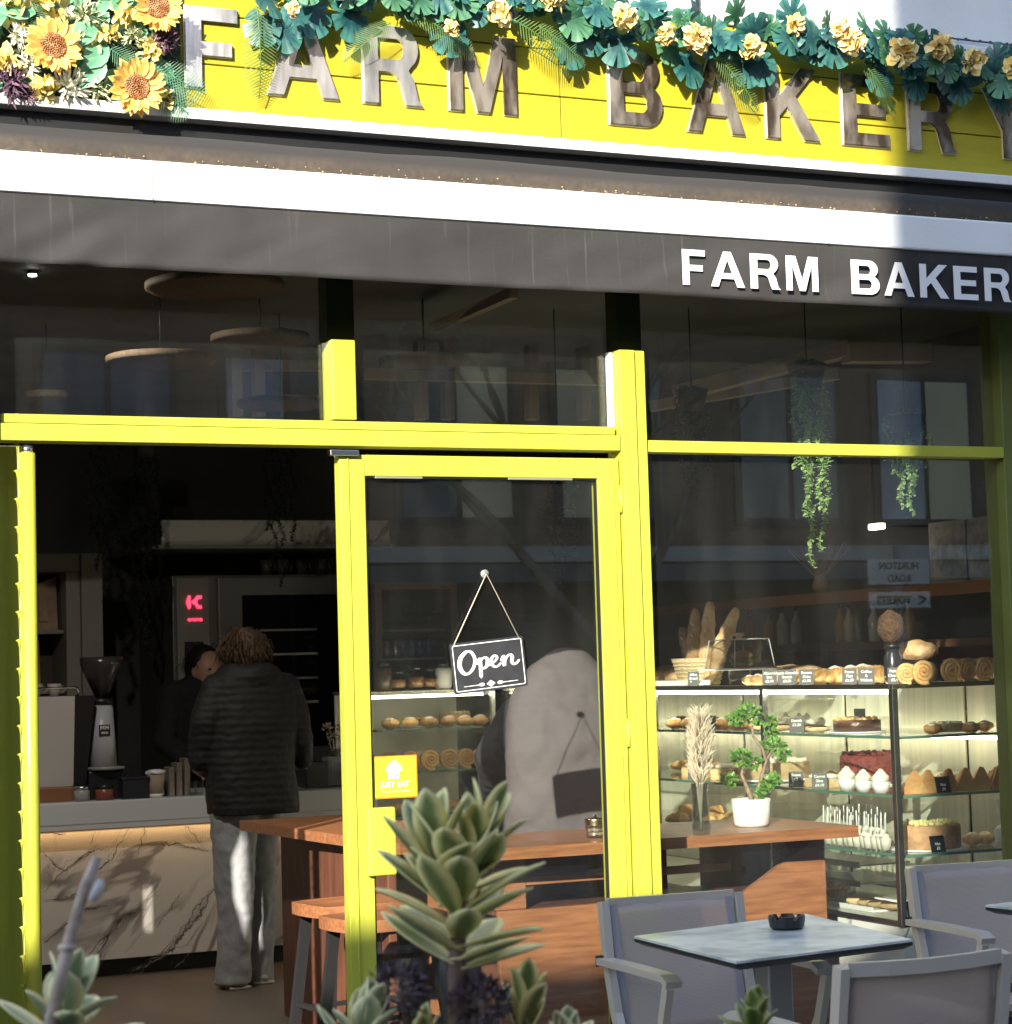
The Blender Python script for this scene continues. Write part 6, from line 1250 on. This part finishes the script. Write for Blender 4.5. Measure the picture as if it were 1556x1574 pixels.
m = MB(); rows = [(997, 862, 897, .04, .0), (1006, 846, 912, .07, .0), (1022, 828, 930, .10, .0), (1045, 808, 952, .12, .0), (1070, 797, 965, .13, .0), (1100, 793, 972, .145, -.02), (1150, 792, 974, .15, -.03), (1210, 791, 974, .155, -.03), (1250, 791, 976, .16, -.02), (1284, 790, 978, .165, -.01)]
vs = []
for (v, u0, u1, ry, dy) in rows:
    a, b = atY(u0, v, Y0-ry*.6), atY(u1, v, Y0-ry*.6)
    for k in range(NN): t = 2*math.pi*k/NN; vs.append(((a.x+b.x)/2+math.copysign(abs(math.cos(t))**.85, math.cos(t))*(b.x-a.x)/2, Y0+dy+math.sin(t)*ry, (a.z+b.z)/2))
nr = len(rows); m.add(vs, [(i*NN+k, i*NN+(k+1) % NN, (i+1)*NN+(k+1) % NN, (i+1)*NN+k) for i in range(nr-1) for k in range(NN)]+[tuple(range(NN)), tuple((nr-1)*NN+k for k in range(NN))], smooth=True)
lowz = atY(876, 1284, Y0).z; m.tube([(cx0+.03, Y0, lowz+.03), (cx0+.03, Y0+.02, .66)], [.19, .2], 20)
JG = mat('plain_grey_jacket', (.118, .099, .108), .8, var=.06, vs=6)
jk = build('grey_jacket', m, JG, ma); voxel(jk, .012, 8, .6, .03, .13)
m = MB()
for sx in (-1, 1): limb(m, [(cx0+sx*.185+.02, 1.32, 1.24), (cx0+sx*(.26 if sx < 0 else .22)+.0, 1.36, 1.08), (cx0+sx*.15, 1.66, .93)], [.085, .085, .055])
jk = build('dark_sleeves', m, mat('dark_navy_sleeve', (.02, .02, .026), .8), ma); voxel(jk, .011, 5, .5, .015, .06)
m = MB()
for sx in (-1, 1): limb(m, [(cx0+sx*.10, 1.32, .70), (cx0+sx*.16, 1.74, .66), (cx0+sx*.15, 1.75, .36), (cx0+sx*.15, 1.73, .1)], [.12, .095, .08, .065])
jk = build('dark_trousers', m, mat('dark_denim', (.02, .024, .04), .85), ma); voxel(jk, .012)
hairdo(ma, (cx0+.06, 1.65, 1.21), .115, BH, (.1, .8, -.6), 0, 6, 200)

# ================================================================== TERRACE FURNITURE
CFR = mat('taupe_powder_coated_frame', (.60, .54, .47), .35, .3); SLG = bpy.data.materials.new('grey_mesh_sling'); SLG.use_nodes = True
def _sling():
    n = SLG.node_tree.nodes; L = SLG.node_tree.links; b = n['Principled BSDF']; b.inputs['Base Color'].default_value = (.55, .455, .40, 1); b.inputs['Roughness'].default_value = .7
    tc = n.new('ShaderNodeTexCoord'); w = n.new('ShaderNodeTexWave'); w.inputs['Scale'].default_value = 90; w.bands_direction = 'X'; L.new(tc.outputs['Object'], w.inputs['Vector'])
    w2 = n.new('ShaderNodeTexWave'); w2.inputs['Scale'].default_value = 90; w2.bands_direction = 'Z'; L.new(tc.outputs['Object'], w2.inputs['Vector'])
    mu = n.new('ShaderNodeMath'); mu.operation = 'MULTIPLY'; L.new(w.outputs[0], mu.inputs[0]); L.new(w2.outputs[0], mu.inputs[1])
    gt = n.new('ShaderNodeMath'); gt.operation = 'MULTIPLY_ADD'; gt.inputs[1].default_value = .5; gt.inputs[2].default_value = .16; L.new(mu.outputs[0], gt.inputs[0])
    tr_ = n.new('ShaderNodeBsdfTransparent'); mx = n.new('ShaderNodeMixShader'); L.new(gt.outputs[0], mx.inputs[0]); L.new(b.outputs[0], mx.inputs[1]); L.new(tr_.outputs[0], mx.inputs[2]); L.new(mx.outputs[0], n['Material Output'].inputs[0])
_sling()
def make_chair(label, loc, rz):
    t = thing('terrace_chair', label, 'chair', (0, 0, 0), 'grey sling terrace chairs')
    W2 = .205
    for sx in (-1, 1):
        x = sx*W2
        build('back_post', MB().path_bar([(x, .235, .775), (x, .205, .60), (x, .165, .48), (x, .115, .395), (x, .02, .28), (x, -.2, .0)], .022, .034), CFR, t)
        build('leg', MB().path_bar([(x+sx*.024, -.215, .602), (x+sx*.024, -.17, .48), (x+sx*.024, -.06, .33), (x+sx*.024, .12, .12), (x+sx*.024, .23, .0)], .02, .03), CFR, t)
        a = build('armrest', MB().path_bar([(x+sx*.012, .215, .618), (x+sx*.012, .0, .622), (x+sx*.012, -.19, .622), (x+sx*.012, -.225, .608)], .045, .018), CFR, t)
        build('arm_cap', MB().box((x+sx*.012-.022, .2155, .603), (x+sx*.012+.022, .222, .633), .002), BLACK, a)
    NB = 14; vs = []
    for i in range(NB+1):
        for j in range(13):
            a = -1+2*i/NB; s_ = j/12; z = .765-.345*s_; y = .232-.032*s_**.7-.05*s_**2.2+.018*(1-a*a)
            vs.append((a*(W2-.012), y, z))
    build('back_sling', MB().add(vs, [(i*13+j, i*13+j+1, (i+1)*13+j+1, (i+1)*13+j) for i in range(NB) for j in range(12)], smooth=True), SLG, t, solid=.003)
    vs = []
    for i in range(NB+1):
        for j in range(9): a = -1+2*i/NB; s_ = j/8; vs.append((a*(W2-.012), .14-.36*s_, .405-.012*(1-a*a)+.02*s_))
    build('seat_sling', MB().add(vs, [(i*9+j, i*9+j+1, (i+1)*9+j+1, (i+1)*9+j) for i in range(NB) for j in range(8)], smooth=True), SLG, t, solid=.003)
    build('top_rail', MB().path_bar([(-W2+.012, .236, .768), (-.1, .25, .766), (0, .255, .765), (.1, .25, .766), (W2-.012, .236, .768)], .03, .016, (0, 0, 1)), CFR, t)
    build('seat_frame', MB().bar((-W2+.012, -.225, .42), (W2-.012, -.225, .42), .02, .02).bar((-W2+.012, .10, .37), (W2-.012, .10, .37), .02, .02), CFR, t)
    for sx in (-1, 1): build('hem', MB().path_bar([(sx*(W2-.028), .232, .765), (sx*(W2-.028), .2, .6), (sx*(W2-.028), .16, .44)], .022, .006), mat('sling_hem', (.33, .31, .33), .7), t)
    t.location = loc; t.rotation_euler = (0, 0, rz); return t
chA = make_chair('grey mesh sling chair behind the table with the ashtray, in front of the door frame', (2.85, -1.24, 0), R(-3))
def clone_chair(label, loc, rz):
    c = copytree(chA); c.location = loc; c.rotation_euler = (0, 0, rz); c['label'] = label; return c
clone_chair('nearest grey mesh chair, its back turned to the viewer below the ashtray table', (2.70, -2.20, 0), R(180-1))
clone_chair('grey mesh chair at the right edge beside the second table', (3.99, -1.04, 0), R(-6))
def make_table(label, cs_, z=.73):
    cx_ = sum(p[0] for p in cs_)/4; cy_ = sum(p[1] for p in cs_)/4
    t = thing('terrace_table', label, 'table', (cx_, cy_, 0), 'square stone topped terrace tables')
    top_ = slab(MB(), cs_, z-.006, z); build('stone_top', top_, TTOP, t)
    inn = [(cx_+(x-cx_)*.985, cy_+(y-cy_)*.985) for x, y in cs_]; low = [(cx_+(x-cx_)*.93, cy_+(y-cy_)*.93) for x, y in cs_]; n = 4
    m = MB().add([(x, y, z-.0065) for x, y in cs_]+[(x, y, z-.014) for x, y in cs_]+[(x, y, z-.024) for x, y in low], [(0, 1, 2, 3), (0, 1, 5, 4), (1, 2, 6, 5), (2, 3, 7, 6), (3, 0, 4, 7), (4, 5, 9, 8), (5, 6, 10, 9), (6, 7, 11, 10), (7, 4, 8, 11), (8, 9, 10, 11)])
    build('black_edge', m, BLACK, t)
    build('pedestal', MB().box((cx_-.035, cy_-.035, .03), (cx_+.035, cy_+.035, z-.05), .006), mat('pedestal_grey', (.3, .29, .28), .4, .4), t)
    build('bracket', MB().box((cx_-.12, cy_-.03, z-.048), (cx_+.12, cy_+.03, z-.026), .004).box((cx_-.03, cy_-.12, z-.0475), (cx_+.03, cy_-.031, z-.0265)).box((cx_-.03, cy_+.031, z-.0475), (cx_+.03, cy_+.12, z-.0265)), BLACK, t)
    build('base', MB().box((cx_-.22, cy_-.03, 0), (cx_+.22, cy_+.03, .028), .006).box((cx_-.03, cy_-.22, .001), (cx_+.03, cy_-.031, .027), .005).box((cx_-.03, cy_+.031, .001), (cx_+.03, cy_+.22, .027), .005), BLACK, t)
    return t
c1 = [atZ(u, v, .73) for u, v in ((1132, 1478), (1403, 1444), (1240, 1405), (975, 1439))]
make_table('square pale stone topped table with black edge holding the ashtray', [(p.x, p.y) for p in c1])
ca = atZ(1515, 1391, .73); make_table('second stone topped table, only its left corner in view at the right', [(ca.x, ca.y), (ca.x+.08, ca.y-.58), (ca.x+.66, ca.y-.50), (ca.x+.58, ca.y+.08)])
c = atZ(1210, 1428, .73); AS = thing('ashtray', 'round black notched ashtray on the stone table', 'ashtray', (c.x, c.y, .7305))
m = MB(); NA = 48; vs = []
for k in range(NA):
    a = 2*math.pi*k/NA; h = .034 if (k % 8) not in (3, 4) else .024
    for r_, z in ((.038, 0), (.044, .006), (.047, h), (.041, h), (.036, .008)): vs.append((c.x+r_*math.cos(a), c.y+r_*math.sin(a), .7305+z))
m.add(vs, [(k*5+j, k*5+j+1, ((k+1) % NA)*5+j+1, ((k+1) % NA)*5+j) for k in range(NA) for j in range(4)]+[tuple(k*5 for k in range(NA)), tuple(k*5+4 for k in range(NA))[::-1]], smooth=False)
build('bowl', m, BLACK, AS)
bt = MB()
for k in range(4): a = k*1.3; bt.tube([(c.x+.012*math.cos(a), c.y+.012*math.sin(a), .742), (c.x+.03*math.cos(a+.6), c.y+.03*math.sin(a+.6), .7445)], .0035, 8)
build('cigarette_ends', bt, mat('cigarette_paper', (.7, .6, .45), .8), AS)

# ================================================================== FOREGROUND PLANTER
SUC = leafmat('variegated_leaf', (.23, .28, .10), (.95, .86, .42), .36, (.30, .80), .25, noise_amt=.26)
SUC2 = leafmat('grey_green_leaf', (.29, .36, .20), (.90, .82, .48), .36, (.36, .88), .22, noise_amt=.15)
YP = -3.6
PL = thing('planter_trough', 'long dark planter trough below the foreground succulents', 'planter', (1.1, -3.6, 0))
pa = MB(); pa.box((.25, -3.78, 0), (2.0, -3.755, .84), .004).box((.25, -3.445, 0), (2.0, -3.42, .84), .004).box((.25, -3.754, 0), (.275, -3.446, .84), .004).box((1.975, -3.754, 0), (2.0, -3.446, .84), .004).box((.276, -3.754, .3), (1.974, -3.446, .33))
build('trough', pa, mat('charcoal_planter', (.05, .05, .05), .7, bump=.2), PL); build('soil', MB().box((.276, -3.754, .70), (1.974, -3.446, .80)), MATS['dark_soil'], PL)
def rosette(mb, base, top_, n, L0, L1, W0, seed, tilt0=1.35, tilt1=.25, curl=.5):
    rr = random.Random(seed); base, top_ = Vector(base), Vector(top_); ax = (top_-base).normalized()
    for i in range(n):
        t = i/(n-1); a = i*2.4+rr.uniform(-.25, .25); p = base.lerp(top_, t); tl = tilt0+(tilt1-tilt0)*t+rr.uniform(-.12, .12)
        h_ = Vector((math.cos(a), math.sin(a), 0)); h_ = (h_-ax*h_.dot(ax)).normalized(); d = ax*math.cos(tl)+h_*math.sin(tl); nr = ax*math.sin(tl)-h_*math.cos(tl)
        L = (L0+(L1-L0)*t)*rr.uniform(.85, 1.12)
        mb.leaf(p, d, nr, L, W0*rr.uniform(.85, 1.1)*(1-.15*t), curl=-curl*(1-t)+rr.uniform(-.25, .25), fold=.30, n=9, broad=True)
def Q(u, v, dy=0.): return atY(u, v, YP+dy)
SP1 = thing('variegated_succulent', 'large variegated succulent with stacked cream edged leaves in the centre foreground', 'plant', (Q(700, 1560).x, YP, .80))
m = MB(); rosette(m, Q(706, 1490), Q(704, 1345), 23, .132, .115, .056, 3, 1.45, .60, .26)
rosette(m, Q(718, 1370, .03), Q(736, 1292, .03), 11, .11, .085, .046, 8, .95, .25, -.1); rosette(m, Q(676, 1395, .02), Q(668, 1315, .02), 9, .115, .105, .050, 18, .95, .28, -.1)
build('leaves', m, SUC, SP1, solid=.0018)
build('stem', MB().tube([(Q(700, 1560).x, YP, .79), Q(703, 1500), Q(706, 1345)], [.014, .013, .008], 10), mat('brown_succulent_stem', (.16, .10, .075), .8, var=.3, vs=40, bump=.5), SP1)
def spent(cpx, r, seed, label):
    rr = random.Random(seed); c = Q(*cpx); t = thing('spent_flower_cluster', label, 'flower head', c, 'spent flower clusters'); m = MB()
    for k in range(230):
        d = Vector((rr.gauss(0, 1), rr.gauss(0, 1), rr.gauss(0, .9))).normalized(); p = c+Vector((d.x*r, d.y*r*.8, d.z*r*.85))*rr.uniform(.5, 1); m.leaf(p, d+Vector((0, 0, .3)), (rr.gauss(0, 1), rr.gauss(0, 1), rr.gauss(0, 1)), .014, .009, rr.uniform(-.5, .5), .5, 2)
    build('florets', m, mat('dark_spent_florets', (.055, .035, .04), .8, col2=(.15, .11, .13), vs=70), t)
    build('stalk', MB().tube([(c.x+.015, c.y, .79), (c.x+.01, c.y, c.z-.02), c], [.006, .006, .005], 8), MATS['brown_succulent_stem'], t)
spent((612, 1522), .038, 3, 'dark brown spent flower cluster at the left of the large succulent'); spent((738, 1540, -.02), .038, 4, 'dark brown spent flower cluster right beneath the large succulent')
def plant(u0, v0, u1, v1, n, L, Wd, seed, label, mt, dy=0., t0=1.2, t1=.2, curl=.3, L1=None):
    b = Q(u0, v0, dy); t = thing('small_succulent', label, 'plant', (b.x, b.y, .80)); m = MB(); rosette(m, b, Q(u1, v1, dy), n, L, L1 or L*.7, Wd, seed, t0, t1, curl); build('leaves', m, mt, t, solid=.0016)
    build('stem', MB().tube([(b.x, b.y, .79), b, Q(u1, v1, dy)], [.008, .008, .004], 8), MATS['brown_succulent_stem'], t)
plant(92, 1610, 100, 1555, 11, .105, .050, 21, 'pale edged succulent rosette at the bottom left beside the bare stem', SUC2, 0, 1.35, .25, .2)
plant(800, 1600, 806, 1545, 8, .085, .038, 22, 'upright closed succulent bud right of the large succulent', SUC, .02, .55, .1, -.1)
plant(868, 1640, 870, 1600, 7, .07, .042, 23, 'single pale pointed leaf tip right of the closed bud', SUC2, .0, .5, .1, 0)
plant(1158, 1610, 1160, 1560, 16, .062, .028, 24, 'small yellow green succulent rosette below the stone table', leafmat('yellow_green_leaf', (.13, .20, .05), (.55, .55, .22), .4, (.3, 1.), .3), .0, 1.1, .15, .1)
plant(545, 1640, 560, 1570, 12, .085, .042, 25, 'blue green succulent at the bottom left of the large one', SUC2, -.02, 1.2, .2, .2)
plant(650, 1650, 650, 1590, 10, .06, .028, 26, 'low succulent tips beneath the spent flower clusters', SUC, .03, 1.0, .2, .2)
bs_ = Q(75, 1585, -.05); t = thing('bare_twig', 'bare grey purple cut stem rising diagonally at the lower left', 'stem', (bs_.x, bs_.y, .79))
p_ = [Q(60, 1640, -.05), Q(78, 1574, -.05), Q(92, 1510, -.05), Q(106, 1450, -.05), Q(118, 1405, -.05), Q(132, 1360, -.05), Q(150, 1318, -.05)]
build('stem', MB().tube([(p_[0].x-.01, p_[0].y, .79)]+p_, [.0105, .0098, .0088, .008, .0084, .007, .0074, .006], 12), mat('grey_purple_bark', (.30, .22, .17), .8, col2=(.52, .42, .35), vs=30, bump=.3), t)
build('bud', MB().tube([Q(140, 1385, -.055), Q(150, 1366, -.055), Q(155, 1352, -.055)], [.006, .008, .004], 8), mat('pale_bud', (.6, .56, .52), .6), t)
build('bud', MB().ell(Q(103, 1457, -.05), (.012, .012, .006), 10, 6), MATS['grey_purple_bark'], t)
# things on the rear cabinet
for k, (u, h, kind) in enumerate(((590, .16, 0), (612, .11, 1), (640, .13, 1), (660, .12, 1), (682, .15, 2))):
    p = atY(u, 1058, 4.25); t = thing(('glass_jar', 'glass_jar', 'white_canister')[kind], (f"dark lidded jar on the rear cabinet top, {ORD[k]} from the left" if kind < 2 else 'pale canister at the right end of the rear cabinet top'), 'jar', (p.x, 4.25, TOPZ), None)
    build('body', MB().lathe([(.035, 0), (.045, .01), (.045, h*.7), (.03, h*.8), (0, h*.8)], (p.x, 4.25, TOPZ), 18), (mat('brown_jar', (.10, .06, .04), .3, var=.5, vs=40), CGLASS, WHITE)[kind], t); build('lid', MB().lathe([(.034, 0), (.034, h*.15), (0, h*.17)], (p.x, 4.25, TOPZ+h*.805), 18), BLACK, t)
    if kind == 1: build('contents', MB().lathe([(.03, .012), (.04, .02), (.04, h*.5), (0, h*.52)], (p.x, 4.25, TOPZ), 16), BAKED, t)
